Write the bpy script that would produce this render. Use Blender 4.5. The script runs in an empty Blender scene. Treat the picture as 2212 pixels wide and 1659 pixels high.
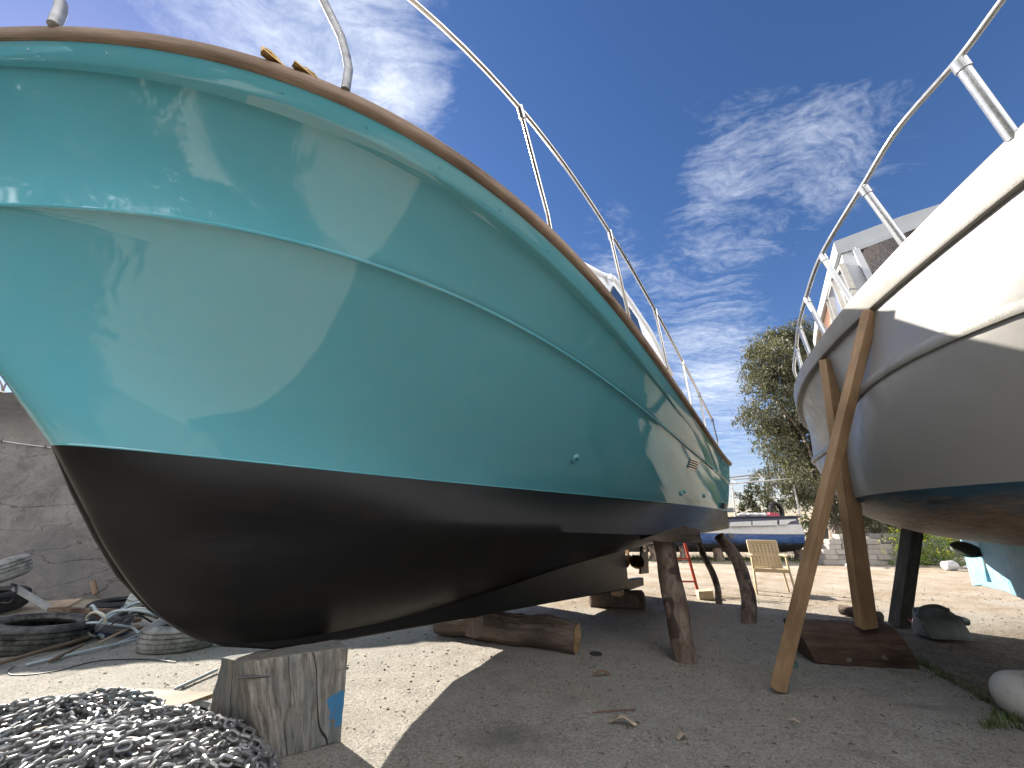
import bpy, bmesh, math, random
import numpy as np
from mathutils import Vector, Matrix, noise as mnoise
random.seed(7); RNG=np.random.default_rng(11)
SC=bpy.context.scene; COL=SC.collection
R=math.radians
# ---------------------------------------------------------------- camera
S=1024/2212; FPX=385.0; CH=1.2
TH=math.atan((1131*S-384)/FPX); CT,STH=math.cos(TH),math.sin(TH)
cam=bpy.data.cameras.new('camera'); camo=bpy.data.objects.new('camera',cam); COL.objects.link(camo)
camo.location=(0,0,CH); camo.rotation_euler=(R(90)+TH,0,0)
cam.sensor_width=36; cam.lens=36*FPX/1024; cam.clip_start=.05; cam.clip_end=3000
SC.camera=camo
CAMP=np.array([0,0,CH])
def ray(x,y):
    a=(x*S-512)/FPX; b=(384-y*S)/FPX
    return np.array([a,CT-b*STH,STH+b*CT])
def G(x,y,z=0.0):
    r=ray(x,y); return CAMP+r*(z-CH)/r[2]
def AT(x,y,Y):
    r=ray(x,y); return CAMP+r*Y/r[1]
class Frame:                                   # a boat's own frame: u aft, v outboard, z up
    def __init__(s,o,az,side):
        s.o=np.array([o[0],o[1],0.]); s.ax=np.array([math.sin(az),math.cos(az),0.])
        s.lat=np.array([s.ax[1],-s.ax[0],0.])*side
    def w(s,u,v,z): return s.o+s.ax*u+s.lat*v+np.array([0,0,z])
    def loc(s,P):
        d=np.asarray(P)-s.o; return np.array([d@s.ax,d@s.lat,d[2]])
    def hit(s,x,y,fn):
        ts=np.linspace(.4,16,6000); P=CAMP+np.outer(ts,ray(x,y))-s.o
        u=P@s.ax; v=P@s.lat; z=P[:,2]; g=fn(u,v,z)
        k=np.where(g[:-1]*g[1:]<=0)[0]
        if len(k)==0: return None
        k=k[0]; w=g[k]/(g[k]-g[k+1]); Q=np.stack([u,v,z],1); return Q[k]+(Q[k+1]-Q[k])*w
# ---------------------------------------------------------------- mesh builder
class MB:
    def __init__(s): s.v=[]; s.f=[]; s.st=[]; s.sm=[]
    def add(s,vs,fs,st=None,smooth=True):
        b=len(s.v); s.v+=[tuple(map(float,p)) for p in vs]
        s.st+=[tuple(map(float,p)) for p in (st if st is not None else vs)]
        s.f+=[tuple(b+i for i in f) for f in fs]; s.sm+=[smooth]*len(fs); return s
    def grid(s,rows,st=None,closed=False,smooth=True,flip=False):
        n=len(rows[0]); vs=[p for r in rows for p in r]; fs=[]
        for i in range(len(rows)-1):
            for j in range(n if closed else n-1):
                k=(j+1)%n; q=(i*n+j,i*n+k,(i+1)*n+k,(i+1)*n+j); fs.append(q[::-1] if flip else q)
        return s.add(vs,fs,[p for r in st for p in r] if st is not None else None,smooth)
    def tube(s,path,rad,n=12,cap=True,wob=0,seed=0,flat=1.0,up=(0,0,1)):
        P=[Vector(p) for p in path]; m=len(P); rad=[rad]*m if not hasattr(rad,'__len__') else rad
        T=[(P[min(i+1,m-1)]-P[max(i-1,0)]).normalized() for i in range(m)]
        a=Vector(up); a=(a-T[0]*a.dot(T[0]))
        if a.length<1e-3: a=Vector((1,0,0)); a=a-T[0]*a.dot(T[0])
        a.normalize(); rows=[]; st=[]; L=0
        for i in range(m):
            a=(a-T[i]*a.dot(T[i])).normalized(); b=T[i].cross(a)
            if i: L+=(P[i]-P[i-1]).length
            row=[];sr=[]
            for j in range(n):
                th=2*math.pi*j/n; c,sn=math.cos(th),math.sin(th); r=rad[i]
                if wob: r*=1+wob*mnoise.noise(Vector((c*1.3+seed,sn*1.3,L*4)))+wob*.5*mnoise.noise(Vector((c*4+seed,sn*4,L*11)))
                row.append(P[i]+a*(c*r)+b*(sn*r*flat)); sr.append((L,c*r,sn*r))
            rows.append(row); st.append(sr)
        s.grid(rows,st,closed=True,flip=True)
        if cap:
            for k,row,sr in ((0,rows[0],st[0]),(1,rows[-1],st[-1])):
                c=sum((Vector(p) for p in row),Vector())/n; b=[tuple(p) for p in row]+[tuple(c)]
                fs=[((j+1)%n,j,n) if k else (j,(j+1)%n,n) for j in range(n)]
                s.add(b,[f[::-1] for f in fs],[(q[0],q[1],q[2]) for q in sr]+[(sr[0][0],0,0)],False)
        return s
    def hexa(s,c,n=1,nz=1.0,seed=0,amp=0,smooth=False,freq=6):
        # c: 8 corners: bottom FL,FR,BR,BL then top FL,FR,BR,BL ; subdivided and roughened
        c=[np.array(p,float) for p in c]
        if n==1 and not amp:
            return s.add(c,[(3,2,1,0),(4,5,6,7),(0,1,5,4),(1,2,6,5),(2,3,7,6),(3,0,4,7)],None,smooth)
        def tri(x,y,z):
            b=(c[0]*(1-x)+c[1]*x)*(1-y)+(c[3]*(1-x)+c[2]*x)*y
            t=(c[4]*(1-x)+c[5]*x)*(1-y)+(c[7]*(1-x)+c[6]*x)*y
            return b*(1-z)+t*z
        vid={};vs=[];fs=[]
        Ls=[np.linalg.norm(c[1]-c[0]),np.linalg.norm(c[3]-c[0]),np.linalg.norm(c[4]-c[0])]
        m=[max(2,int(n*l/max(Ls))) for l in Ls]; ctr=sum(c)/8; sts=[]
        def V(i,j,k):
            key=(i,j,k)
            if key not in vid:
                p=tri(i/m[0],j/m[1],k/m[2]); q=Vector(p*freq)+Vector((seed*3.1,0,0))
                d=(p-ctr); d=d/np.linalg.norm(d)
                e=sum((a in (0,mm)) for a,mm in zip((i,j,k),m))
                off=amp*(mnoise.noise(q)+.5*mnoise.noise(q*2.7))-(amp*.9 if e>=2 else 0)
                vid[key]=len(vs); vs.append(p+d*off); sts.append((k/m[2]*Ls[2],i/m[0]*Ls[0],j/m[1]*Ls[1]))
            return vid[key]
        for i in range(m[0]):
            for j in range(m[1]):
                fs.append((V(i,j,0),V(i,j+1,0),V(i+1,j+1,0),V(i+1,j,0))); fs.append((V(i,j,m[2]),V(i+1,j,m[2]),V(i+1,j+1,m[2]),V(i,j+1,m[2])))
        for i in range(m[0]):
            for k in range(m[2]):
                fs.append((V(i,0,k),V(i+1,0,k),V(i+1,0,k+1),V(i,0,k+1))); fs.append((V(i,m[1],k),V(i,m[1],k+1),V(i+1,m[1],k+1),V(i+1,m[1],k)))
        for j in range(m[1]):
            for k in range(m[2]):
                fs.append((V(0,j,k),V(0,j,k+1),V(0,j+1,k+1),V(0,j+1,k))); fs.append((V(m[0],j,k),V(m[0],j+1,k),V(m[0],j+1,k+1),V(m[0],j,k+1)))
        return s.add(vs,fs,sts,smooth)
    def box(s,c,sz,M=None,smooth=False):
        x,y,z=[a/2 for a in sz]; pts=[Vector(p) for p in ((-x,-y,-z),(x,-y,-z),(x,y,-z),(-x,y,-z),(-x,-y,z),(x,-y,z),(x,y,z),(-x,y,z))]
        st=[tuple(p) for p in pts]
        if M is not None: pts=[M@p for p in pts]
        c=Vector(c); return s.add([p+c for p in pts],[(3,2,1,0),(4,5,6,7),(0,1,5,4),(1,2,6,5),(2,3,7,6),(3,0,4,7)],st,smooth)
    def beam(s,A,B,w,h,up=(0,0,1),roll=0):
        A,B=Vector(A),Vector(B); x=(B-A); L=x.length; x.normalize(); u=Vector(up); y=u.cross(x)
        if y.length<1e-3: y=Vector((0,1,0)).cross(x)
        y.normalize(); z=x.cross(y); M=Matrix((x,y,z)).transposed()@Matrix.Rotation(roll,3,'X')
        return s.box((A+B)/2,(L,w,h),M)
    def lathe(s,prof,o,M=None,n=32,closed=False):
        rows=[];o=Vector(o)
        for r,z in prof:
            row=[]
            for j in range(n):
                th=2*math.pi*j/n; p=Vector((r*math.cos(th),r*math.sin(th),z))
                row.append(o+(M@p if M is not None else p))
            rows.append(row)
        st=[[(z,r*math.cos(2*math.pi*j/n),r*math.sin(2*math.pi*j/n)) for j in range(n)] for r,z in prof]
        return s.grid(rows,st,closed=True)
    def prism(s,poly,vec,smooth=False):
        n=len(poly); v=np.array(vec); a=[np.array(p) for p in poly]; b=[p+v for p in a]
        fs=[tuple(range(n))[::-1],tuple(range(n,2*n))]+[(i,(i+1)%n,n+(i+1)%n,n+i) for i in range(n)]
        return s.add(a+b,fs,None,smooth)
def wloc(o):
    p=Vector((0,0,0))
    while o is not None: p+=o.location; o=o.parent
    return p
def obj(name,mb,m,parent=None,origin=None,bevel=0,sub=0,auto=38):
    me=bpy.data.meshes.new(name)
    if parent is not None: o0=wloc(parent)
    elif origin is not None: o0=Vector(origin)
    else:
        a=np.array(mb.v); o0=Vector(((a[:,0].min()+a[:,0].max())/2,(a[:,1].min()+a[:,1].max())/2,a[:,2].min()))
    me.from_pydata([(p[0]-o0[0],p[1]-o0[1],p[2]-o0[2]) for p in mb.v],[],mb.f)
    me.polygons.foreach_set('use_smooth',mb.sm)
    at=me.attributes.new('st','FLOAT_VECTOR','POINT'); at.data.foreach_set('vector',np.array(mb.st,'f').ravel())
    for k in (m if isinstance(m,(list,tuple)) else [m]): me.materials.append(k)
    bm=bmesh.new(); bm.from_mesh(me); bmesh.ops.recalc_face_normals(bm,faces=bm.faces); bm.to_mesh(me); bm.free()
    me.update(); me.set_sharp_from_angle(angle=R(auto)); o=bpy.data.objects.new(name,me); COL.objects.link(o)
    if parent is not None: o.parent=parent
    else: o.location=o0
    if bevel:
        b=o.modifiers.new('bevel','BEVEL'); b.width=bevel; b.segments=2; b.limit_method='ANGLE'; b.angle_limit=R(40)
    if sub:
        b=o.modifiers.new('sub','SUBSURF'); b.levels=sub; b.render_levels=sub
    return o
def empty(name,loc):
    o=bpy.data.objects.new(name,None); COL.objects.link(o); o.location=loc; o.empty_display_size=.2; return o
def tag(o,label,cat,group=None,kind=None):
    if label: o['label']=label
    if cat: o['category']=cat
    if group: o['group']=group
    if kind: o['kind']=kind
    return o
def struct(o): o['kind']='structure'; return o
# ---------------------------------------------------------------- materials
class NT:
    def __init__(s,name):
        s.m=bpy.data.materials.new(name); s.m.use_nodes=True; s.t=s.m.node_tree; s.b=s.t.nodes['Principled BSDF']; s.out=s.t.nodes['Material Output']
    def n(s,typ,**k):
        nd=s.t.nodes.new(typ)
        for a,v in k.items():
            if a.startswith('_'): nd.inputs[a[1:].replace('_',' ')].default_value=v
            else: setattr(nd,a,v)
        return nd
    def l(s,a,b): s.t.links.new(a,b)
    def st(s,sc=(1,1,1),src='st',rot=(0,0,0)):
        if src=='st': a=s.n('ShaderNodeAttribute',attribute_name='st').outputs['Vector']
        elif src=='obj': a=s.n('ShaderNodeTexCoord').outputs['Object']
        else: a=s.n('ShaderNodeNewGeometry').outputs['Position']
        mp=s.n('ShaderNodeMapping'); mp.inputs['Scale'].default_value=sc; mp.inputs['Rotation'].default_value=rot; s.l(a,mp.inputs[0]); return mp.outputs[0]
    def noise(s,vec,scale,detail=4,rough=.55,dist=0):
        nd=s.n('ShaderNodeTexNoise'); s.l(vec,nd.inputs['Vector']); nd.inputs['Scale'].default_value=scale; nd.inputs['Detail'].default_value=detail
        nd.inputs['Roughness'].default_value=rough; nd.inputs['Distortion'].default_value=dist; return nd.outputs['Fac']
    def vor(s,vec,scale,feature='DISTANCE_TO_EDGE',rand=1):
        nd=s.n('ShaderNodeTexVoronoi',feature=feature); s.l(vec,nd.inputs['Vector']); nd.inputs['Scale'].default_value=scale; nd.inputs['Randomness'].default_value=rand; return nd.outputs['Distance']
    def ramp(s,f,stops):
        nd=s.n('ShaderNodeValToRGB'); e=nd.color_ramp.elements
        while len(e)<len(stops): e.new(.5)
        for k,(p,c) in zip(e,stops):
            k.position=p; k.color=(c,c,c,1) if not hasattr(c,'__len__') else (*c,1)
        s.l(f,nd.inputs[0]); return nd.outputs['Color']
    def mix(s,f,a,b,mode='MIX'):
        nd=s.n('ShaderNodeMix',data_type='RGBA',blend_type=mode)
        for i,x in ((0,f),(6,a),(7,b)):
            if hasattr(x,'is_linked') or isinstance(x,bpy.types.NodeSocket): s.l(x,nd.inputs[i])
            elif i==0: nd.inputs[0].default_value=x
            else: nd.inputs[i].default_value=(*x,1)
        return nd.outputs[2]
    def math(s,op,a,b=0,c=0,clamp=False):
        nd=s.n('ShaderNodeMath',operation=op,use_clamp=clamp)
        for i,x in enumerate((a,b,c)):
            if isinstance(x,bpy.types.NodeSocket): s.l(x,nd.inputs[i])
            else: nd.inputs[i].default_value=x
        return nd.outputs[0]
    def sep(s,v):
        nd=s.n('ShaderNodeSeparateXYZ'); s.l(v,nd.inputs[0]); return nd.outputs
    def bump(s,h,strength,dist=.01,prev=None):
        nd=s.n('ShaderNodeBump'); s.l(h,nd.inputs['Height']); nd.inputs['Strength'].default_value=strength; nd.inputs['Distance'].default_value=dist
        if prev is not None: s.l(prev,nd.inputs['Normal'])
        return nd.outputs[0]
    def fin(s,col=None,rough=None,nrm=None,metal=0,coat=0,spec=.5):
        for k,v in (('Base Color',col),('Roughness',rough),('Normal',nrm)):
            if v is None: continue
            if isinstance(v,bpy.types.NodeSocket): s.l(v,s.b.inputs[k])
            else: s.b.inputs[k].default_value=(*v,1) if hasattr(v,'__len__') else v
        s.b.inputs['Metallic'].default_value=metal; s.b.inputs['Coat Weight'].default_value=coat; s.b.inputs['Coat Roughness'].default_value=.03
        s.b.inputs['Specular IOR Level'].default_value=spec
        return s.m
def paint(name,c,rough=.4,var=.15,scale=3,dirt=None,dirtamt=.5,bump=.0,spec=.5,chips=None,metal=0,src='obj'):
    t=NT(name); v=t.st(src=src); n=t.noise(v,scale,5)
    d=tuple(x*(1-var) for x in c); l=tuple(min(1,x*(1+var*.6)) for x in c)
    col=t.ramp(n,[(.3,d),(.7,l)])
    if dirt:
        n2=t.noise(v,scale*1.7,8,.65,.4); col=t.mix(t.ramp(n2,[(.52,0.),(.72,dirtamt)]),col,dirt)
    if chips:
        n3=t.noise(v,scale*6,6,.6,.6); col=t.mix(t.ramp(n3,[(chips[1],0.),(chips[1]+.02,1.)]),col,chips[0])
    rg=t.ramp(t.noise(v,scale*4,4),[(.3,rough*.8),(.7,min(1,rough*1.25))])
    nm=t.bump(t.noise(v,scale*25,4),bump,.004) if bump else None
    return t.fin(col,rg,nm,metal=metal,spec=spec)
def wood(name,c1,c2,c3,sc=1.0,rough=.8,crack=.6,bump=.5,stain=None,along=.06):
    t=NT(name); v=t.st((along*sc,sc,sc)); a=t.noise(v,34,6,.65,.3); b=t.noise(v,130,4,.7); big=t.noise(t.st((.5*sc,sc,sc)),5,4)
    col=t.ramp(a,[(.25,c1),(.5,c2),(.78,c3)]); col=t.mix(.35,col,t.ramp(b,[(.3,tuple(x*.45 for x in c1)),(.7,c3)]),'MIX')
    col=t.mix(t.ramp(big,[(.42,0.),(.75,.75)]),col,tuple(x*.45 for x in c1))
    if stain: col=t.mix(t.ramp(t.noise(t.st((.8,1,1)),7,5,.6),[(stain[1],0.),(stain[1]+.06,.8)]),col,stain[0])
    cr=t.vor(t.st((.035*sc,sc,sc)),15); cm=t.noise(v,6,2)
    k=t.ramp(cr,[(0.,1.),(.035,0.)]); k=t.mix(1.,k,t.ramp(cm,[(.45,0.),(.6,1.)]),'MULTIPLY')
    col=t.mix(t.math('MULTIPLY',k,crack),col,(.012,.009,.007))
    h=t.math('SUBTRACT',t.math('MULTIPLY',a,.6),t.math('MULTIPLY',k,crack)); h=t.math('ADD',h,t.math('MULTIPLY',b,.3))
    return t.fin(col,rough,t.bump(h,bump,.012),spec=.25)
# ---------------------------------------------------------------- shared materials
def gloss(name,c,wave=.012):
    t=NT(name); v=t.st(src='obj'); n=t.noise(v,1.3,3); f=t.noise(v,260,2)
    col=t.ramp(n,[(.3,tuple(x*.97 for x in c)),(.7,tuple(min(1,x*1.03) for x in c))])
    du=t.noise(v,7,8,.7); col=t.mix(t.ramp(du,[(.45,0.),(.8,.10)]),col,(.35,.36,.33))
    h=t.math('ADD',t.noise(v,2.2,2),t.math('MULTIPLY',f,.004)); rg=t.ramp(du,[(.4,.035),(.8,.10)])
    return t.fin(col,rg,t.bump(h,wave*10,.02),coat=0,spec=.9)
TEAL=gloss('teal_paint',(.106,.372,.442))
def antifoul():
    t=NT('antifouling'); v=t.st(src='obj'); n=t.noise(v,3,6,.65); s=t.noise(t.st((.4,.4,3),src='obj'),9,6,.7)
    col=t.ramp(n,[(.3,(.004,.004,.0045)),(.75,(.008,.0075,.007))]); col=t.mix(t.ramp(s,[(.5,0.),(.85,.3)]),col,(.018,.016,.013))
    return t.fin(col,t.ramp(s,[(.3,.33),(.7,.46)]),t.bump(t.noise(v,60,4),.12,.004),spec=.26)
BLACK=antifoul()
RAILWOOD=wood('rail_wood',(.20,.135,.095),(.31,.22,.155),(.40,.31,.24),1,.75,.6,.4)
STEEL=paint('stainless',(.62,.60,.57),.16,.1,9,metal=1); GALV=paint('galvanised',(.36,.36,.36),.5,.35,14,metal=.75,bump=.1)
BRONZE=paint('bronze',(.42,.29,.13),.35,.3,12,metal=1); DARKMET=paint('dark_metal',(.06,.06,.062),.5,.3,9)
WHITE=paint('cabin_white',(.78,.79,.79),.3,.05,3); RUBBER=paint('rubber',(.022,.021,.021),.75,.4,9,dirt=(.18,.17,.15),dirtamt=.4,bump=.2)
def glass(name,c,rough=.04):
    t=NT(name); return t.fin(t.ramp(t.noise(t.st(src='obj'),2,3),[(.3,tuple(x*.8 for x in c)),(.7,c)]),rough,None,spec=.8,coat=.3)
DGLASS=glass('tinted_glass',(.03,.05,.10))
# ---------------------------------------------------------------- turquoise boat
F0=G(580,1400,.5); H0=G(1365,1268,.27); AZ=math.atan2((H0-F0)[0],(H0-F0)[1])
gb=Frame(F0,AZ,1); UT=6.3; PW=1.6
class Curve:                                   # smooth longitudinal line of a hull, t=0 at stem
    def __init__(s,pts,first,uT,deg=5,last=None,p=PW):
        s.u0=first[0]; s.uT=uT; s.p=p
        P=[first]+[q for q in pts if q is not None]+([last] if last is not None else []); P=np.array(P)
        t=np.clip((P[:,0]-s.u0)/(uT-s.u0),0,1.02)**(1/p); w=np.ones(len(P)); w[0]=40
        if last is not None: w[-1]=6
        s.cv=np.polyfit(t,P[:,1],deg,w=w); s.cz=np.polyfit(t,P[:,2],deg,w=w)
    def __call__(s,t): return np.array([s.u0+(s.uT-s.u0)*t**s.p,np.polyval(s.cv,t),np.polyval(s.cz,t)])
    def atu(s,u): return s(max(0,(u-s.u0)/(s.uT-s.u0))**(1/s.p))
def plane_v(fr,pts,v): return [fr.hit(x,y,lambda a,b,c:b-v) for x,y in pts]
stem=plane_v(gb,[(0,715),(55,840),(110,963),(150,1060),(200,1160),(250,1245),(320,1318),(400,1370),(480,1395),(580,1400)],0)
zst=stem[2]; zT=1.39; slw=(zT-zst[2])/(UT-zst[0]); zwl=lambda u:zst[2]+slw*(u-zst[0])
zsh=lambda u:2.12+1.2*(np.maximum(0,6.35-u)/8.2)**1.7
zkn=lambda u:zwl(u)+(zsh(u)-zwl(u))*(.50+.10*np.clip((u-1)/5,0,1))
WLP=[(300,977),(400,985),(540,996),(670,1008),(871,1033),(1000,1046),(1150,1060),(1304,1071),(1474,1090),(1572,1105)]
TOPB=[(0,92),(150,90),(233,96),(367,115),(500,142),(633,187),(737,222),(904,317),(1071,430),(1204,543),(1304,641),(1370,726),(1437,816),(1475,876),(1540,963),(1572,1003)]
KNP=[(0,435),(167,450),(333,460),(500,492),(737,546),(871,590),(1004,643),(1137,713),(1270,796),(1353,853),(1403,896),(1474,953),(1541,1011),(1562,1030)]
HT=lambda P,fn:[gb.hit(x,y,fn) for x,y in P]
cW=Curve(HT(WLP,lambda u,v,z:z-zwl(u)),(zst[0],.03,zst[2]),UT,4)
cS=Curve(HT(TOPB,lambda u,v,z:z-zsh(u)),(-2.38,.03,zsh(-2.38)),UT,6,last=(UT,1.47,zsh(UT)))
def at_arr(c,u): t=np.clip((u-c.u0)/(c.uT-c.u0),0,1)**(1/c.p); return t,np.polyval(c.cv,t),np.polyval(c.cz,t)
def flare(t): return 1.42-.62*np.clip(t,0,1)          # hollow bow sections easing into full ones aft
def vsec(u,z):
    t,wv,wz=at_arr(cW,u); _,sv,sz=at_arr(cS,u); s=np.clip((z-wz)/(sz-wz),0.001,1); return wv+(sv-wv)*s**flare(t)
cN=Curve(HT(KNP,lambda u,v,z:v-vsec(u,z)),(-1.86,.03,zkn(-1.86)),UT,5,last=(UT,1.43,zkn(UT)))
def vch(u,ub=-.95,um=4.2,B=1.3): return np.where(u<um,B*(1-(np.maximum(0,um-u)/(um-ub))**2.0),B)
cC=Curve(HT([(737,1106),(890,1120),(1037,1135),(1200,1150),(1427,1155),(1572,1142)],lambda u,v,z:v-vch(u)),(-1.06,.03,1.40),UT,4)
cR=Curve(plane_v(gb,[(737,1360),(937,1316),(1071,1279),(1171,1243),(1237,1213),(1287,1196),(1391,1168)],.07),(-.42,.03,.645),UT,4,last=(UT,.07,1.0))
def qbez(a,b,off,n,skip=0):
    a,b=np.array(a),np.array(b); m=(a+b)/2+np.array(off); s=np.linspace(0,1,n)[skip:]
    return [(1-k)**2*a+2*k*(1-k)*m+k*k*b for k in s]
NS=90; TS=np.linspace(0,1,NS)
def top_section(t):
    W,N,Sx=cW(t),cN(t),cS(t); e=flare(t); out=[]
    g=lambda z:max(0.,min(1.,(z-W[2])/(Sx[2]-W[2])))
    kv=N[1]-(W[1]+(Sx[1]-W[1])*g(N[2])**e)                # what the knuckle adds to the plain section
    for lo in (1,0):
        for k in np.linspace(0,1,12):
            a,b=(W,N) if lo else (N,Sx); z=a[2]+(b[2]-a[2])*k; u=a[0]+(b[0]-a[0])*k
            if lo and k==1: z-=.006
            v=W[1]+(Sx[1]-W[1])*g(z)**e+kv*(k if lo else 1-k)**2-(.016*min(1,t*8)*k**3 if lo else 0)
            out.append(np.array([u,max(.03 if t==0 else 0.0,v),z]))
    return out
def bot_section(t):
    Rr,Cc,W=cR(t),cC(t),cW(t); g=(1-t); k=min(1,max(0,(t-.12)/.62)); k=k*k*(3-2*k)
    m=(Rr+W)/2+np.array([0,.10*min(1,t*5),-.07*min(1,t*5)]); m[0]=Cc[0]*.5+m[0]*.5; Cc=Cc*k+(Rr*.16+W*.44+m*.4)*(1-k); d=Cc-Rr
    a=qbez(Rr,Cc,(0,.10*g+.02,-.10*g-.03),12); b=qbez(Cc,W,(0,.03*g+.012,0),6,1)
    return a+b
def hull_grid(sec,fr,ts=TS):
    rows=[]
    for t in ts:
        s=sec(t); rows.append([fr.w(*p) for p in s])
    return rows
def mir(sec): return lambda t:[np.array([p[0],-p[1],p[2]]) for p in sec(t)]
BOAT=empty('fishing_boat',tuple(gb.w(2,0,0)))
tag(BOAT,'turquoise motor boat with glossy hull, wooden rail and black bottom propped on blocks','boat')
def two_sides(sec,fr,ts=TS,stemjoin=True,transom=True):
    m=MB(); A=hull_grid(sec,fr,ts); B=hull_grid(mir(sec),fr,ts); m.grid(A); m.grid(B,flip=True)
    if stemjoin: m.grid([A[0],B[0]])
    if transom: m.grid([A[-1],B[-1]],smooth=False)
    return m,A
mt,GT=two_sides(top_section,gb); HULL=obj('hull',mt,TEAL,BOAT)
mbm,GBt=two_sides(bot_section,gb); UNDER=obj('underbody',mbm,BLACK,BOAT,auto=75)
# keel below the hull, with the stem's rounded forefoot
kp=[np.array(p) for p in stem[2:]]; kp=[(p[0],p[2]) for p in kp]+[(.465,.462),(1.6,.412),(3.08,.355),(4.0,.315),(4.97,.27)]
top=[(4.97,float(cR.atu(4.97)[2])+.05)]+[(u,float(cR.atu(u)[2])+.04) for u in (4.4,3.6,2.8,2.,1.2,.6,.1,-.15)]+[(-.5,.80),(-.75,1.05),(-.98,1.45)]
m=MB(); poly=kp+top; hw=.062
rows=[]
for k in range(len(kp)):                       # lower edge strip, slightly narrower than the slab
    pass
m.prism([gb.w(u,-hw if u>-.3 else -.034,z) for u,z in poly],gb.lat*0+0,False) if False else None
def kw(u): return .034+.03*min(1,max(0,(u+.7)/1.2))
A=[gb.w(u,kw(u),z) for u,z in poly]; B=[gb.w(u,-kw(u),z) for u,z in poly]; n=len(poly); Ain=A+B
m.add(Ain,[tuple(range(n))[::-1],tuple(range(n,2*n))]+[(i,(i+1)%n,n+(i+1)%n,n+i) for i in range(n)],None,False)
KEEL=obj('keel',m,BLACK,BOAT,bevel=.012)
# deck closing the hull
m=MB(); da=[gb.w(*(cS(t)+np.array([0,-.05,.02]))) for t in TS[2:]]; db=[gb.w(*(cS(t)*np.array([1,-1,1])+np.array([0,.05,.02]))) for t in TS[2:]]
m.grid([da,db],smooth=False); obj('deck',m,WHITE,BOAT)
# sheer strake under the rail and the wooden rail itself
def band(prof,c=cS,fr=gb,ts=TS,taper=None):
    m=MB()
    for sg in (1,-1):
        rows=[];st=[];L=0;pp=None
        for t in ts:
            p=c(t); k=taper(t) if taper else 1
            row=[fr.w(p[0],sg*(p[1]+dv*k),p[2]+dz) for dv,dz in prof]
            if pp is not None: L+=np.linalg.norm(np.array(row[0])-pp)
            pp=np.array(row[0]); rows.append(row); st.append([(L,dv,dz) for dv,dz in prof])
        m.grid(rows,st,closed=True,flip=sg<0)
        for rw in (rows[0],rows[-1]): m.add(rw,[tuple(range(len(rw)))],None,False)
    return m
obj('sheer_strake',band([(-.12,-.003),(-.15,-.075),(-.052,-.082),(-.040,-.075),(.006,-.003)]),TEAL,BOAT)
obj('toe_rail',band([(-.09,0),(.026,0),(.04,.008),(.046,.022),(.046,.05),(.038,.066),(.02,.074),(-.09,.074)]),RAILWOOD,BOAT)
def bead(c,r,fr,off=(0,0),ts=TS): return band([(off[0]+r*math.cos(a),off[1]+r*math.sin(a)) for a in np.linspace(0,2*math.pi,8)[:-1]],c,fr,ts)
obj('waterline_edge',bead(cW,.006,gb,(.0,.004),TS),TEAL,BOAT)
obj('spray_strip',bead(cN,.011,gb,(-.004,-.006),TS[2:]),TEAL,BOAT)
def project(P):
    X,Y,Z=P; Z=Z-CH; d=Y*CT+Z*STH; u=-Y*STH+Z*CT; return ((512+FPX*X/d)/S,(384-FPX*u/d)/S)
def on_grid(grid,x,y):                          # point and outward normal of a hull surface seen along a sight line
    best=None
    for i in range(len(grid)-1):
        for j in range(len(grid[0])-1):
            q=project(grid[i][j]); d=(q[0]-x)**2+(q[1]-y)**2
            if best is None or d<best[0]: best=(d,i,j)
    _,i,j=best; i=max(i,1); j=max(j,1)
    a=grid[i+1][j]-grid[i-1][j]; b=grid[i][j+1]-grid[i][j-1]; n=np.cross(a,b); n/=np.linalg.norm(n)
    if n@gb.lat<0: n=-n
    r=ray(x,y); p0=grid[i][j]; P=CAMP+r*((p0-CAMP)@n)/(r@n)
    return P,n
def disc(m,P,n,prof,k=24):
    z=Vector(n).normalized(); M=z.to_track_quat('Z','Y').to_matrix(); m.lathe(prof,P,M,k); return m
for (x,y),r in (((1243,990),.042),((1471,1066),.026),((1521,1071),.024),((1478,1062),.018)):
    P,n=on_grid(GT,x,y); f=obj('drain_fitting',disc(MB(),P,n,[(0,-.004),(r*.42,-.004),(r*.46,.022),(r*.95,.018),(r*1.1,.006),(r*1.1,-.01)]),TEAL,BOAT)
    obj('drain_hole',disc(MB(),P,n,[(0,.002),(r*.42,.002)],12),DARKMET,f)
# screw heads along the sheer strake
for t in np.linspace(.08,.75,17):
    p=cS(t); P=gb.w(p[0],p[1]-.018,p[2]-.040); n=gb.lat
    obj('screw_head',disc(MB(),P,n,[(0,.001),(.003,.001),(.004,.003),(.006,.003),(.007,-.001)],8),TEAL,BOAT)
# louvre near the stern
P,n=on_grid(GT,1497,1003); m=MB(); up=Vector((0,0,1)); axv=Vector(gb.ax)
def rect_on(P,n,lw,lh,th,m):
    z=Vector(n).normalized(); x=(axv-z*axv.dot(z)).normalized(); y=z.cross(x); M=Matrix((x,y,z)).transposed(); m.box(Vector(P)+z*th/2,(lw,lh,th),M); return M
M=rect_on(P,n,.30,.13,.012,m); V=obj('vent',m,STEEL,BOAT,bevel=.004); m=MB()
for k in range(4): m.box(Vector(P)+M@Vector((0,-.042+.028*k,.016)),(.25,.014,.012),M@Matrix.Rotation(.6,3,'X'))
obj('vent_slat',m,DARKMET,V)
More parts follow.
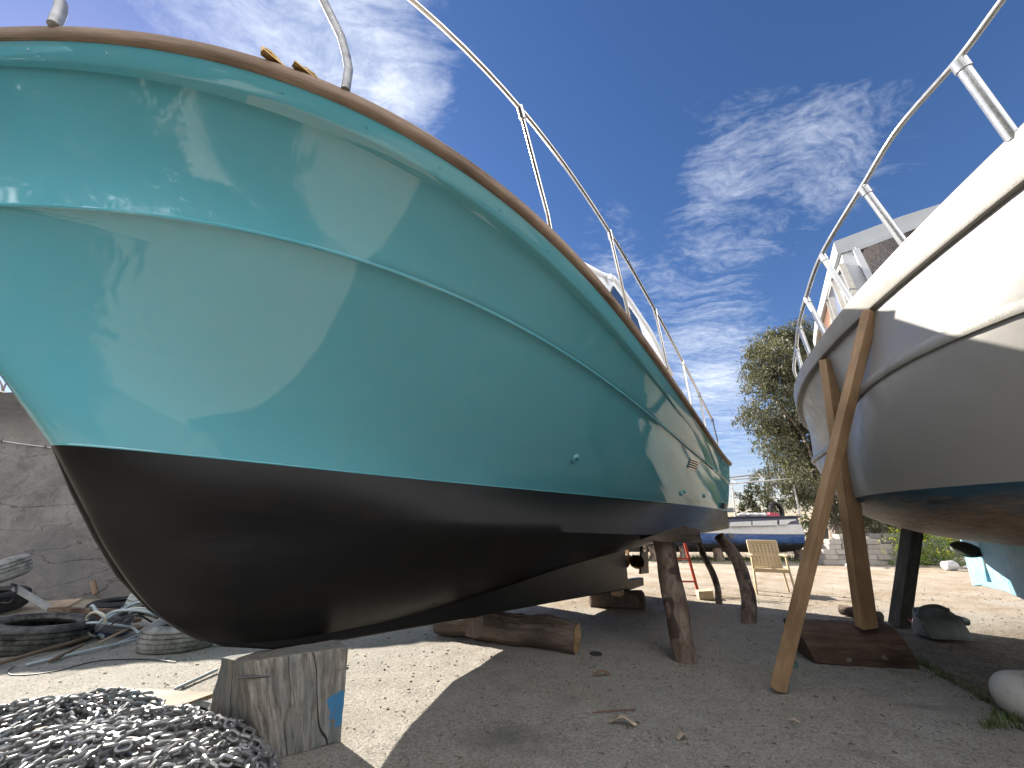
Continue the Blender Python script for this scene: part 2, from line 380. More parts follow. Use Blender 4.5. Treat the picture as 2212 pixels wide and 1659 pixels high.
# propeller, shaft, rudder and shoe in the centre plane
CV=lambda x,y:gb.hit(x,y,lambda a,b,c:b-0.)
hub=CV(1356,1204); hw_=gb.w(*hub)
m=MB(); m.tube([gb.w(hub[0]-.22,0,hub[2]),gb.w(hub[0]+.09,0,hub[2])],[.035,.03],14); PR=obj('propeller_hub',m,BRONZE,BOAT)
def blade(th,L=.24):
    m=MB(); rows=[]
    for i in range(9):
        s=i/8; r=.03+L*s; w=.115*math.sin(math.pi*min(1,.12+s*.86))**.6; tw=.95-.45*s; row=[]
        for k in range(7):
            q=(k/6-.5)*2*w; cz=q*math.cos(tw); cu=q*math.sin(tw)
            y=r*math.cos(th)-cz*math.sin(th); z=r*math.sin(th)+cz*math.cos(th); row.append(gb.w(hub[0]+.03+cu,y,hub[2]+z))
        rows.append(row)
    m.grid(rows); o=obj('blade',m,BRONZE,PR); sm=o.modifiers.new('thick','SOLIDIFY'); sm.thickness=.012
for a in (95,215,335): blade(R(a))
m=MB(); ru=[CV(1385,1168),CV(1397,1172),CV(1400,1238),CV(1382,1240)]
A=[gb.w(p[0],.018,p[2]) for p in ru]; B=[gb.w(p[0],-.018,p[2]) for p in ru]; n=4
m.add(A+B,[(3,2,1,0),(4,5,6,7)]+[(i,(i+1)%4,4+(i+1)%4,4+i) for i in range(4)],None,False); RUD=obj('rudder',m,BLACK,BOAT,bevel=.006)
P=gb.w(*gb.hit(1391,1185,lambda a,b,c:b-.018)); obj('anode',disc(MB(),P,gb.lat,[(0,.03),(.02,.03),(.024,.016),(.05,.014),(.055,0)]),STEEL,RUD)
sh=[CV(1350,1252),CV(1384,1247),CV(1385,1264),CV(1350,1276)]; m=MB()
A=[gb.w(p[0],.05,p[2]) for p in sh]; B=[gb.w(p[0],-.05,p[2]) for p in sh]
m.add(A+B,[(3,2,1,0),(4,5,6,7)]+[(i,(i+1)%4,4+(i+1)%4,4+i) for i in range(4)],None,False); obj('rudder_shoe',m,BLACK,BOAT,bevel=.01)
P=gb.w(*CV(1292,1194)); obj('intake_fitting',disc(MB(),P,(0,0,-1),[(0,.05),(.035,.05),(.04,.04),(.04,-.04)]),DARKMET,BOAT)
# guard rail: top tube, stanchions
RL=[(871,0),(937,43),(1021,110),(1071,167),(1124,230),(1170,295),(1221,360),(1270,434),(1317,502),(1347,553),(1417,673),(1475,780),(1510,853),(1538,905)]
rp=[gb.hit(x,y,lambda u,v,z:z-(zsh(u)+.66)) for x,y in RL]; rp=[p for p in rp if p is not None]
e0=rp[0]; d0=rp[0]-rp[1]
cG=Curve(rp,(-2.3,.12,zsh(-2.3)+.95),rp[-1][0],5,p=1.0)
gpts=[gb.w(*cG(t)) for t in np.linspace(.0,1,60)]; gpts2=[gb.w(*(cG(t)*np.array([1,-1,1]))) for t in np.linspace(.17,1,50)]
RAIL=obj('guard_rail',MB().tube(gpts,.0155,14),STEEL,BOAT); obj('guard_rail',MB().tube(gpts2,.0155,14),STEEL,BOAT)
for (bx,by),(mx,my),(tx,ty) in (((1190,498),(1183,462),(1128,236)),((1362,705),(1356,672),(1320,507)),((1444,806),(1440,785),(1420,678)),((1493,880),(1490,862),(1476,783)),((1524,925),(1522,914),(1511,855)),((1551,966),(1550,955),(1538,905))):
    b=gb.hit(bx,by+2,lambda u,v,z:z-(zsh(u)+.06)); w=None
    ub=float(b[0]); tp=min((gb.loc(p) for p in gpts),key=lambda q:sum((np.array(project(gb.w(*q)))-np.array((tx,ty)))**2))
    md=gb.hit(mx,my,lambda u,v,z:(u-b[0])-(tp[0]-b[0])*.15)
    if md is None or abs(md[1]-b[1])>.3: md=b*.85+tp*.15
    P=[gb.w(*b),gb.w(*md),gb.w(*tp)]
    for sg in ((1,-1) if b[0]>1.4 else (1,)):
        Q=[gb.w(q[0],sg*q[1],q[2]) for q in (b,md,tp)]
        d=(Q[2]-Q[1]); st_=obj('stanchion',MB().tube([Q[0],Q[0]*.2+Q[1]*.8,Q[1],Q[1]*.85+Q[2]*.15,Q[2]],.0135,12),STEEL,BOAT)
        obj('rail_clamp',MB().tube([Q[2]-d*.10,Q[2]+d*.02],.021,12),STEEL,st_)
# heavy galvanised stanchions at the bow
def pipe_at(pts,r,hz):
    P=[gb.w(*gb.hit(x,y,lambda u,v,z,h=h:z-(zsh(u)+h))) for (x,y),h in zip(pts,hz)]; obj('bow_stanchion',MB().tube(P,r,14),GALV,BOAT)
b=gb.hit(746,196,lambda u,v,z:z-(zsh(u)+.06)); ub=b[0]
def pipe_u(pts,r,b,du):
    P=[gb.w(*b)]
    for (x,y),k in zip(pts,du):
        q=gb.hit(x,y,lambda u,v,z:(v-b[1])-k); P.append(gb.w(*q))
    d=np.array(P[-1])-np.array(P[-2]); P.append(P[-1]+d*1.2)
    Q=[P[0]]
    for i in range(1,len(P)): Q+=[P[i-1]*.5+P[i]*.5,P[i]] if i<len(P)-1 else [P[i]]
    obj('bow_stanchion',MB().tube(Q,r,14),GALV,BOAT)
pipe_u([(753,150),(748,120),(737,80),(698,0)],.021,b,[-.02,-.04,-.07,-.14])
b2=gb.hit(117,56,lambda u,v,z:z-(zsh(u)+.06)); pipe_u([(131,22),(132,8),(120,-18)],.024,b2,[-.03,-.05,-.08])
# bronze fairlead on the rail
for (x,y),sg in (((594,133),1),((660,158),-1)):
    q=gb.hit(x,y+2,lambda u,v,z:z-(zsh(u)+.075)); o=gb.w(q[0],q[1],q[2]); a=gb.ax; z=np.array([0,0,1.])
    P=[o-a*.05*sg+z*.0,o-a*.054*sg+z*.022,o-a*.03*sg+z*.034,o+a*.0*sg+z*.030,o+a*.03*sg+z*.010,o+a*.05*sg]
    m=MB().tube(P,[.009,.010,.010,.009,.008,.008],10); m.box(o+z*.004,(.11,.035,.008),Matrix((Vector(gb.ax),Vector(gb.lat),Vector((0,0,1)))).transposed()); obj('fairlead',m,BRONZE,BOAT)
# small mooring bracket at the transom corner
P=gb.w(UT+.02,1.25,zwl(UT)+.02); m=MB(); m.box(P,(.16,.34,.07),Matrix((Vector(gb.ax),Vector(gb.lat),Vector((0,0,1)))).transposed()); obj('swim_platform',m,WHITE,BOAT,bevel=.01)
P,n=on_grid(GT,1560,1092); m=MB(); rect_on(P,n,.16,.09,.05,m); obj('trim_tab_box',m,DARKMET,BOAT,bevel=.006)
# wheelhouse with raked windows
VC=1.02
w0=gb.hit(1304,590,lambda u,v,z:v-VC*.82); w1=gb.hit(1451,808,lambda u,v,z:v-VC*.82)
CAB=empty('wheelhouse',tuple(gb.w(w0[0],0,2.2))); CAB.parent=BOAT; CAB.location=Vector(gb.w(w0[0],0,2.2))-BOAT.location
ua,ub_=w0[0],w1[0]; za,zb=w0[2],w1[2]
VT=.78; sil=[(.45,2.85),(.75,3.38),(2.62,4.50)]+[(q[0],q[2]) for q in (gb.hit(x,y,lambda u,v,z:v-VT) for x,y in ((1296,589),(1324,598),(1364,655),(1404,715),(1450,808)))]+[(6.0,2.15),(2.2,2.3),(.9,2.62)]
m=MB(); A=[gb.w(u,VT,z) for u,z in sil]; B=[gb.w(u,-(VT),z) for u,z in sil]; n=len(sil)
m.add(A+B,[tuple(range(n)),tuple(range(n,2*n))[::-1]]+[(i,(i+1)%n,n+(i+1)%n,n+i) for i in range(n)],None,False); obj('cabin_wall',m,WHITE,CAB,bevel=.03)
m=MB(); m.grid([[gb.w(u,v,z) for v in (-VT-.04,-.4,.4,VT+.04)] for u,z in [(2.5,4.46)]+[(q[0],q[1]+.0) for q in sil[3:8]]],smooth=False)
o=obj('cabin_roof',m,WHITE,CAB); o.modifiers.new('t','SOLIDIFY').thickness=.06
for pl in (((1318,637),(1325,619),(1353,657),(1360,694)),((1364,700),(1358,664),(1376,690),(1392,740))):
    P=[gb.w(*gb.hit(x,y,lambda u,v,z:v-VT-.012)) for x,y in pl]
    wn=obj('side_window',MB().prism(P,gb.lat*.012),DGLASS,CAB); obj('window_frame',MB().tube(P+[P[0]],.014,8),DARKMET,wn)
P=gb.hit(1320,600,lambda u,v,z:v-VC*.84); P=gb.w(*P); m=MB().tube([P-gb.ax*.05,P+gb.ax*.06],[.045,.04],14); L=obj('searchlight',m,WHITE,CAB); disc(mm:=MB(),P+gb.ax*.06,gb.ax,[(0,.004),(.034,.004),(.036,0)]); obj('lens',mm,DARKMET,L)
# ---------------------------------------------------------------- white boat on the right
WHULL=paint('white_hull',(.225,.216,.202),.4,.06,2.2,dirt=(.17,.155,.13),dirtamt=.35,bump=.10)
WTRIM=paint('white_trim',(.23,.22,.20),.45,.1,5,dirt=(.15,.13,.11),dirtamt=.5,bump=.5,chips=((.16,.13,.10),.70))
def wbottom():
    t=NT('boat_bottom'); p=t.st(src='pos'); z=t.sep(p)[2]; v=t.st((1,1,3),src='obj'); n=t.noise(v,4,6,.7,.6)
    blue=t.ramp(n,[(.3,(.012,.05,.085)),(.7,(.03,.10,.15))]); bare=t.ramp(t.noise(t.st((.5,.5,4),src='obj'),9,7,.75,.8),[(.3,(.10,.055,.035)),(.5,(.30,.20,.14)),(.75,(.46,.36,.28))])
    m=t.math('ADD',z,t.math('MULTIPLY',t.math('SUBTRACT',n,.5),.34)); f=t.ramp(m,[(.0,1.),(1.0,0.)])
    mr=t.n('ShaderNodeMapRange'); t.l(m,mr.inputs[0]); mr.inputs[1].default_value=1.22; mr.inputs[2].default_value=1.38
    dk=t.noise(t.st((.5,.5,5),src='obj'),6,6,.75,.5); c=t.mix(mr.outputs[0],bare,blue); c=t.mix(t.ramp(dk,[(.55,0.),(.66,.9)]),c,(.015,.014,.013))
    return t.fin(c,.55,t.bump(n,.4,.01))
def keelblue():
    t=NT('keel_blue'); v=t.st((1.6,1.6,.5),src='obj'); n=t.noise(v,5,8,.7,.8); w_=t.noise(v,13,6,.7,.4)
    c=t.ramp(n,[(.3,(.10,.27,.38)),(.6,(.17,.36,.46))]); c=t.mix(t.ramp(w_,[(.5,0.),(.68,.75)]),c,(.36,.42,.42)); c=t.mix(t.ramp(t.noise(v,22,5,.7),[(.64,0.),(.7,.8)]),c,(.18,.17,.14))
    return t.fin(c,.6,t.bump(w_,.3,.008))
WBOT=wbottom(); KBLUE=keelblue()
wb=Frame(G(2140,1268,.4),R(35),-1); HW=lambda P,fn:[wb.hit(x,y,fn) for x,y in P]
zg=lambda u:2.56+.56*(np.maximum(0,-2.2-u)/3.7)**1.8+.16*(np.maximum(0,u+2.2)/3)**2
zwl2=lambda u:1.42+0*u
zk2=lambda u:zwl2(u)+(zg(u)-zwl2(u))*.56
UB=1.25
GP=[(2212,405),(2130,468),(2048,532),(1970,597),(1893,664),(1800,754),(1765,800),(1742,846)]
gG=Curve(HW(GP,lambda u,v,z:z-zg(u))+[np.array((-1.9,1.60,zg(-1.9))),np.array((-.6,1.45,zg(-.6))),np.array((.4,1.05,zg(.4))),np.array((.95,.58,zg(.95)))],(-6.0,.03,zg(-6.0)),UB,6,last=(UB,.05,zg(UB)),p=1.0)
KP=[(2212,643),(2108,703),(1974,783),(1841,880)]
gK=Curve(HW(KP,lambda u,v,z:z-zk2(u))+[np.array((-1.9,1.58,zk2(-1.9))),np.array((-.6,1.42,zk2(-.6))),np.array((.4,.98,zk2(.4)))],(-5.75,.03,zk2(-5.75)),UB-.05,5,last=(UB-.05,.05,zk2(UB)),p=1.0)
gW=Curve(HW([(2212,1038),(2120,1046),(2041,1053),(1960,1060),(1888,1066)],lambda u,v,z:z-zwl2(u))+[np.array((-2.3,1.46,1.42)),np.array((-.8,1.22,1.42)),np.array((.3,.62,1.42))],(-5.55,.03,1.42),UB-.15,5,last=(UB-.15,.05,1.42),p=1.0)
def zbil(u): return 1.05+.10*max(0,(u+1.5)/2.6)**2
def bil(t):
    w=gW(t); return np.array([w[0],w[1]*.62,1.13+.12*max(0,(w[0]+1.0)/2.2)**2+.10*max(0,(-4.2-w[0])/1.4)**2])
def rab(t):
    w=gW(t); return np.array([w[0]+.0,min(.07,w[1]),.98+.20*max(0,(w[0]+.6)/1.7)**2])
TW=np.linspace(0,1,70)
def wtop(t):
    W,K,Gu=gW(t),gK(t),gG(t); a=qbez(W,K,(0,.07,-.02),9); b=qbez(K,Gu,(0,-.01,0),7)
    return a+b[1:]
def wbot(t):
    W,B,Rb=gW(t),bil(t),rab(t); pts=[Rb,B,W]; out=[]
    for k in np.linspace(0,1,14):                 # smooth turn of the bilge
        m=B*2-(Rb+W)/2; out.append((1-k)**2*Rb+2*k*(1-k)*m+k*k*W)
    return out
WBOAT=empty('wooden_boat',tuple(wb.w(-2,0,0))); tag(WBOAT,'white painted wooden boat with cracked rub rail, wheelhouse and blue bottom propped on timbers','boat')
m,GWT=two_sides(wtop,wb,TW); obj('hull',m,WHULL,WBOAT); m,GWB=two_sides(wbot,wb,TW); obj('underbody',m,WBOT,WBOAT)
def cband(name,prof,c,mt): return obj(name,band(prof,c,wb,TW),mt,WBOAT)
def hgun(u): return .155+.12*max(0,(-4.0-u)/1.4)
def gun():
    m=MB()
    for sg in (1,-1):
        rows=[];st=[];L=0;pp=None
        for t in TW:
            p=gG(t); h=hgun(p[0]); row=[wb.w(p[0],sg*(p[1]+dv),p[2]+dz*h) for dv,dz in ((-.14,0.),(.05,0.),(.058,.06),(.058,.93),(.045,1.),(-.14,1.03))]
            if pp is not None: L+=np.linalg.norm(np.array(row[0])-pp)
            pp=np.array(row[0]); rows.append(row); st.append([(L,q,q*.5) for q in range(6)])
        m.grid(rows,st,closed=True,flip=sg<0)
    return m
obj('gunwale',gun(),WTRIM,WBOAT)
cband('rub_rail',[(-.05,-.034),(.022,-.032),(.028,-.022),(.029,.008),(.022,.022),(-.05,.085)],gK,WTRIM)
m=MB(); da=[wb.w(*(gG(t)+np.array([0,-.1,.02]))) for t in TW[2:-2]]; db=[wb.w(*(gG(t)*np.array([1,-1,1])+np.array([0,.1,.02]))) for t in TW[2:-2]]; m.grid([da,db],smooth=False); obj('deck',m,WTRIM,WBOAT)
WV=lambda x,y,v=0.:wb.hit(x,y,lambda a,b,c:b-v)
def slab(name,pts,hw,mt,par,fr=wb,bv=.008):
    n=len(pts); m=MB(); A=[fr.w(p[0],hw,p[2]) for p in pts]; B=[fr.w(p[0],-hw,p[2]) for p in pts]
    m.add(A+B,[tuple(range(n)),tuple(range(n,2*n))[::-1]]+[(i,(i+1)%n,n+(i+1)%n,n+i) for i in range(n)],None,False); return obj(name,m,mt,par,bevel=bv)
k0=WV(2135,1266); k1=WV(2212,1306)
sl_=(k1[2]-k0[2])/(k1[0]-k0[0]); zke=max(.2,k0[2]+sl_*(-4.2-k0[0]))
a1=WV(2122,1154); a2=WV(2163,1266)
slab('keel',[(a1[0],0,1.1),(a2[0],0,a2[2]),(-4.4,0,zke),(-5.0,0,.55),(-5.45,0,1.0),(-5.5,0,1.3),(-3,0,1.1)],.07,KBLUE,WBOAT)
slab('keel_shoe',[(k0[0],0,k0[2]),(a2[0]-.3,0,a2[2]-.03),(a2[0]-.3,0,a2[2]+.05),(k0[0],0,k0[2]+.055)],.06,KBLUE,WBOAT)
RD=slab('rudder',[WV(2071,1135),WV(2117,1140),WV(2140,1262),WV(2107,1266)],.03,KBLUE,WBOAT)
hb=WV(2134,1196); P0=wb.w(*hb)
PH=obj('propeller_hub',MB().tube([P0-wb.ax*.1,P0+wb.ax*.15],[.06,.045],14),DARKMET,WBOAT)
def blade2(th,L=.29):
    m=MB(); rows=[]
    for i in range(9):
        s=i/8; r=.04+L*s; w=.12*math.sin(math.pi*min(1,.10+s*.86))**.6; tw=.9-.4*s; row=[]
        for k in range(7):
            q=(k/6-.5)*2*w; cz=q*math.cos(tw); cu=q*math.sin(tw)
            row.append(wb.w(hb[0]+.03+cu,r*math.cos(th)-cz*math.sin(th),hb[2]+r*math.sin(th)+cz*math.cos(th)))
        rows.append(row)
    m.grid(rows); o=obj('blade',m,DGREEN,PH); o.modifiers.new('t','SOLIDIFY').thickness=.02
DGREEN=paint('old_bronze',(.045,.06,.045),.5,.3,12,bump=.2)
for a in (12,132,252): blade2(R(a))
# guard rail of the white boat
WRL=[(2165,0),(2068,130),(1941,277),(1863,403),(1775,550),(1741,643),(1725,703),(1720,750)]
def rail_pts(hr):
    P=[wb.hit(x,y,lambda u,v,z:z-(zg(u)+.155+.12*np.maximum(0,(-4.0-u)/1.4)+hr)) for x,y in WRL]; return [p for p in P if p is not None]
WR=rail_pts(.55)
WWHITE=paint('rail_white',(.45,.45,.44),.22,.12,9,metal=.75)
def spline(P,n=8):
    P=[np.array(p) for p in P]; Q=[2*P[0]-P[1]]+P+[2*P[-1]-P[-2]]; out=[]
    for i in range(1,len(Q)-2):
        for k in range(n):
            t=k/n; a,b,c,d=Q[i-1:i+3]; out.append(.5*((2*b)+(c-a)*t+(2*a-5*b+4*c-d)*t*t+(3*b-a-3*c+d)*t**3))
    return out+[P[-1]]
wp=[wb.w(*p) for p in spline(WR)]; aft=[wb.w(-1.6,1.55,zg(-1.6)+.75),wb.w(-.3,1.35,zg(-.3)+.7),wb.w(.5,.9,zg(.5)+.68)]
d0=wp[0]-wp[4]; pre=[wp[0]+d0*3,wp[0]+d0*1.5]
obj('guard_rail',MB().tube(pre+spline([wp[-1]]+aft)[0:0]+wp+spline([wp[-1]]+aft)[1:],.019,14),WWHITE,WBOAT)
for (tx,ty),(bx,by),r in (((2071,140),(2191,297),.032),((1871,403),(1961,533),.027),((1785,553),(1845,656),.025),((1746,646),(1791,733),.024),((1726,706),(1758,783),.023),((1721,750),(1741,830),.023)):
    b=wb.hit(bx,by+4,lambda u,v,z:z-(zg(u)+.135+.12*np.maximum(0,(-4.0-u)/1.4))); tp=min(wp,key=lambda q:sum((np.array(project(q))-np.array((tx,ty)))**2)); b=wb.w(*b); d=tp-b
    s_=obj('stanchion',MB().tube([b,tp-d*.03],r,14),WWHITE,WBOAT); obj('rail_clamp',MB().tube([tp-d*.13,tp-d*.02],r*1.22,14),WWHITE,s_)
# wheelhouse: windscreen facing the bow, arched side windows
cf=WV(1812,523,1.0); uc,zc=cf[0],cf[2]; ra=WV(1757,700,1.06)
WH=empty('wheelhouse',(0,0,0)); WH.parent=WBOAT; WH.location=Vector(wb.w(uc,0,2.6))-WBOAT.location
GREYW=paint('wheelhouse_paint',(.36,.375,.385),.5,.08,5,dirt=(.4,.38,.34),dirtamt=.3); 
def vwall(z): return 1.0+.13*(zc-z)/1.2
def zroof(u): return zc+(ra[2]-zc)*(u-uc)/(ra[0]-uc) if u<ra[0] else ra[2]
E_=ra[0]+.7; zb=2.55
us=np.linspace(uc,E_,10); m=MB()
for sg in (1,-1):
    m.grid([[wb.w(u+.12*(zc-z)/1.,sg*vwall(z),z) if False else wb.w(u-(0.25*(zroof(u)-z)/1.2 if u==us[0] else 0),sg*vwall(z),z) for z in (zb,zroof(u)-.16)] for u in us],smooth=False,flip=sg<0)
fr=[[wb.w(uc-.25*(zc-z)/1.2,v,z) for v in (-vwall(z),vwall(z))] for z in (zb,zc-.16)]; m.grid(fr,smooth=False)
m.grid([[wb.w(E_,v,z) for v in (-1,1)] for z in (zb,zroof(E_)-.16)],smooth=False); obj('cabin_wall',m,GREYW,WH)
m=MB(); rows=[]
for u in [uc-.05]+list(us[1:])+[E_+.1]:
    z=zroof(u); rows.append([wb.w(u,-1.05,z-.16),wb.w(u,1.05,z-.16),wb.w(u,1.05,z),wb.w(u,.5,z+.05),wb.w(u,-.5,z+.05),wb.w(u,-1.05,z)])
m.grid(rows,closed=True,smooth=False); m.add(rows[0],[(0,1,2,3,4,5)],None,False); m.add(rows[-1],[(5,4,3,2,1,0)],None,False); obj('roof',m,GREYW,WH,bevel=.012)
def fpt(v,z,o=.02): return wb.w(uc-.25*(zc-z)/1.2-o,v,z)
def window(pts,inn,mt,frm,name='window'):
    c=sum(pts)/len(pts); n=len(pts); o=obj(name,MB().add(pts,[tuple(range(n))],None,False),mt,WH); o.modifiers.new('t','SOLIDIFY').thickness=.012
    P=list(pts)+[pts[0],pts[1]]; m=MB()
    for i in range(n): m.beam(P[i],P[i+1],.05,.045,up=inn)
    obj('window_frame',m,frm,o); return o
zt=zc-.22
def smoked():
    t=NT('smoked_glass'); v=t.st((6,6,1.3),src='obj'); n=t.noise(v,5,4,.6,1.5); c=t.ramp(t.math('ABSOLUTE',t.math('SUBTRACT',n,.5)),[(.0,(.012,.012,.014)),(.04,(.05,.045,.045))]); return t.fin(c,.12,None,spec=.4)
SMOKE=smoked(); BROWN=glass('cabin_interior',(.20,.10,.045),.25); CLEAR=glass('pale_glass',(.16,.18,.24),.05)
FRN=lambda x,y:wb.w(*wb.hit(x,y,lambda u,v,z:u-(uc-.25*(zc-z)/1.2)+.02))
window([FRN(1849,540),FRN(1999,483),FRN(2090,600),FRN(1925,700)],tuple(-wb.ax),SMOKE,GREYW,'windscreen')
window([fpt(-.25,zt),fpt(-.86,zt),fpt(-.92,2.72),fpt(-.25,2.72)],tuple(-wb.ax),SMOKE,GREYW,'windscreen')
SDN=lambda x,y:wb.w(*wb.hit(x,y,lambda u,v,z:v-(1.0+.13*(zc-z)/1.2)-.015))
for pl,mt in (([(1812,590),(1819,574),(1858,662),(1846,690)],CLEAR),([(1792,640),(1801,609),(1836,694),(1822,722)],CLEAR),([(1787,642),(1779,664),(1773,705),(1768,775),(1812,732)],BROWN)):
    window([SDN(*q) for q in pl],tuple(wb.lat),mt,WTRIM,'side_window')
# ---------------------------------------------------------------- props, logs and blocks that carry the boats
PINE=wood('new_pine',(.30,.185,.095),(.40,.255,.14),(.47,.32,.19),1,.6,.15,.25); OLD=wood('grey_timber',(.15,.12,.09),(.27,.23,.18),(.38,.33,.27),1,.85,.9,.8,stain=((.10,.16,.18),.6))
LOGW=wood('brown_log',(.05,.037,.029),(.115,.085,.068),(.20,.155,.125),1,.85,.7,.9); EUC=None
def bark():
    t=NT('eucalyptus_bark'); v=t.st((.35,1,1)); n=t.noise(v,14,6,.65,.7); p=t.noise(t.st((.6,1,1)),6,3,.5,.8)
    c=t.ramp(n,[(.3,(.06,.038,.028)),(.5,(.15,.108,.084)),(.72,(.25,.205,.17))]); c=t.mix(t.ramp(p,[(.55,0.),(.57,.85)]),c,(.04,.026,.022)); c=t.mix(t.ramp(t.noise(t.st((.5,1,1)),23,4),[(.6,0.),(.64,.6)]),c,(.11,.035,.022))
    return t.fin(c,.75,t.bump(t.math('ADD',n,p),.7,.015),spec=.3)
BARK=bark(); ENDW=wood('cut_end',(.26,.15,.06),(.42,.27,.13),(.52,.36,.20),1,.85,1,.5,along=1.)
DKT=wood('weathered_prop',(.04,.04,.036),(.085,.08,.07),(.15,.14,.12),1,.85,.6,.6); REDW=wood('stained_slab',(.035,.022,.016),(.085,.052,.036),(.16,.115,.085),1,.8,.7,.8,stain=((.20,.18,.16),.66))
def plank(name,A,B,w,h,mt,label,cat,group=None,up=(0,0,1),roll=0,bevel=.004,ends=None):
    A,B=Vector(A),Vector(B); x=(B-A); L=x.length; x=x.normalized(); u=Vector(up); y=u.cross(x).normalized(); z=x.cross(y)
    m=MB().box((L/2,0,0),(L,w,h)); o=obj(name,m,mt,None,(0,0,0),bevel=bevel); o.location=A; o.rotation_euler=(Matrix((x,y,z)).transposed()@Matrix.Rotation(roll,3,'X')).to_euler(); return tag(o,label,cat,group)
t1=wb.w(*wb.hit(1878,676,lambda u,v,z:z-(zg(u)+.0))); b1=G(1682,1496)
plank('timber_prop',b1+np.array([0,0,.02]),t1+np.array([-.01,-.02,.0]),.088,.066,PINE,'pale pine timber prop leaning in front, its foot on the grey concrete','timber prop','new timber props',up=(-.4,-.9,0),roll=.62)
t2=wb.w(*wb.hit(1790,780,lambda u,v,z:z-(zg(u)+.0))); b2=G(1872,1354,.31)
plank('timber_prop',b2,t2+np.array([-.03,-.05,0]),.155,.08,PINE,'wide knotted pine prop standing on the dark log slab under the white boat','timber prop','new timber props',up=(-.25,-1,0),roll=.3)
b3=G(1942,1354); t3=AT(1974,1122,5.25)
plank('timber_prop',b3,t3,.15,.14,DKT,'dark weathered timber prop under the white boat near the jerrycan','timber prop',None,up=(-.3,-1,0),roll=.35)
# dark log slab under the wide prop: half-round top
a,b=G(1762,1432),G(1988,1447); ax_=(b-a); L=np.linalg.norm(ax_); ax_/=L; bk=np.array([-ax_[1],ax_[0],0])
def slablog():
    m=MB(); rows=[];st=[]; prof=[(0,0),(-.015,.06),(-.02,.14),(.0,.215),(.04,.275),(.10,.305),(.2,.315),(.3,.29),(.36,.2),(.37,0)]
    N=40
    for i in range(N+1):
        s=i/N; row=[];sr=[]
        for k,(d,z) in enumerate(prof):
            sh=-.07*z/.3*(1 if s<.5 else 1.)-.10*z*(1-s)
            n=.018*mnoise.noise(Vector((s*5,d*5+3,z*7)))+.01*mnoise.noise(Vector((s*16,d*14,z*15)))
            row.append(a+ax_*(L*s+sh)+bk*(d+n)+np.array([0,0,z*(1+.0*s)+n*.5 if z>0 else 0])); sr.append((L*s,d,z))
        rows.append(row); st.append(sr)
    m.grid(rows,st,smooth=True); m.add(rows[0],[tuple(range(len(prof)))],st[0],False); m.add(rows[-1],[tuple(range(len(prof)))[::-1]],st[-1],False); return m
tag(obj('log_slab',slablog(),REDW),'dark reddish brown half log slab lying under the wide pine prop','log')
# foreground keel block
c=[G(566,1652),G(737,1602),None,G(440,1574),G(528,1430,.49),G(755,1397,.5),None,G(478,1420,.49)]
c[2]=c[1]+c[3]-c[0]+np.array([0,.12,0]); c[6]=c[5]+(c[7]-c[4])*.9+np.array([.02,.10,0])
BW=float(np.linalg.norm(c[1]-c[0]))
def blockmat():
    t=NT('old_block'); v=t.st((.10,1,1),rot=(0,0,-.22)); a=t.noise(v,42,8,.75,.3); b=t.noise(t.st(),9,6,.7); c_=t.noise(t.st((.4,1,1)),4.2,4,.6,.5)
    col=t.ramp(a,[(.34,(.06,.05,.04)),(.5,(.19,.17,.145)),(.66,(.34,.315,.28))]); col=t.mix(t.ramp(c_,[(.42,0.),(.6,.55)]),col,(.13,.175,.185)); col=t.mix(t.ramp(b,[(.58,0.),(.7,.7)]),col,(.10,.075,.06))
    p=t.sep(t.st()); bl=t.math('GREATER_THAN',t.math('ADD',p[1],t.math('MULTIPLY',t.noise(t.st(),14,5),.22)),BW*.90+.09); zz=t.math('LESS_THAN',t.math('ADD',p[0],t.math('MULTIPLY',b,.16)),.34); zz2=t.math('GREATER_THAN',t.math('ADD',p[0],t.math('MULTIPLY',b,.10)),.135)
    col=t.mix(t.math('MULTIPLY',t.math('MULTIPLY',bl,zz),t.math('MULTIPLY',zz2,t.ramp(a,[(.36,.25),(.5,.92)]))),col,(.035,.17,.34))
    nl=t.noise(t.st((.16,1,1),rot=(0,0,-.22)),5.2,1.2,.4,0.); k=t.ramp(t.math('ABSOLUTE',t.math('SUBTRACT',nl,.5)),[(0.,1.),(.006,0.)]); k=t.mix(1.,k,t.ramp(t.noise(v,3,2),[(.40,0.),(.5,1.)]),'MULTIPLY'); col=t.mix(k,col,(.012,.01,.008))
    hh=t.math('SUBTRACT',t.math('MULTIPLY',a,.5),k); return t.fin(col,.85,t.bump(hh,.9,.015),spec=.2)
BK=blockmat(); m=MB().hexa(c,30,seed=2,amp=.007,freq=9); KB=tag(obj('keel_block',m,BK),'large weathered wooden block under the bow with cracks and a blue paint stain','wood block')
for p0,p1 in (((512,1463),(583,1459)),((628,1457),(752,1443))):
    A=(c[0]*.15+c[4]*.85); nrm=np.cross(c[1]-c[0],c[4]-c[0]); nrm/=np.linalg.norm(nrm)
    if nrm[1]>0: nrm=-nrm
    def onf(x,y):
        r=ray(x,y); return CAMP+r*((c[0]-CAMP)@nrm)/(r@nrm)
    P=[onf(p0[0]+(p1[0]-p0[0])*s,p0[1]+(p1[1]-p0[1])*s)+nrm*.006 for s in (0,.5,1)]; obj('iron_staple',MB().tube(P,.007,8),DARKMET,KB)
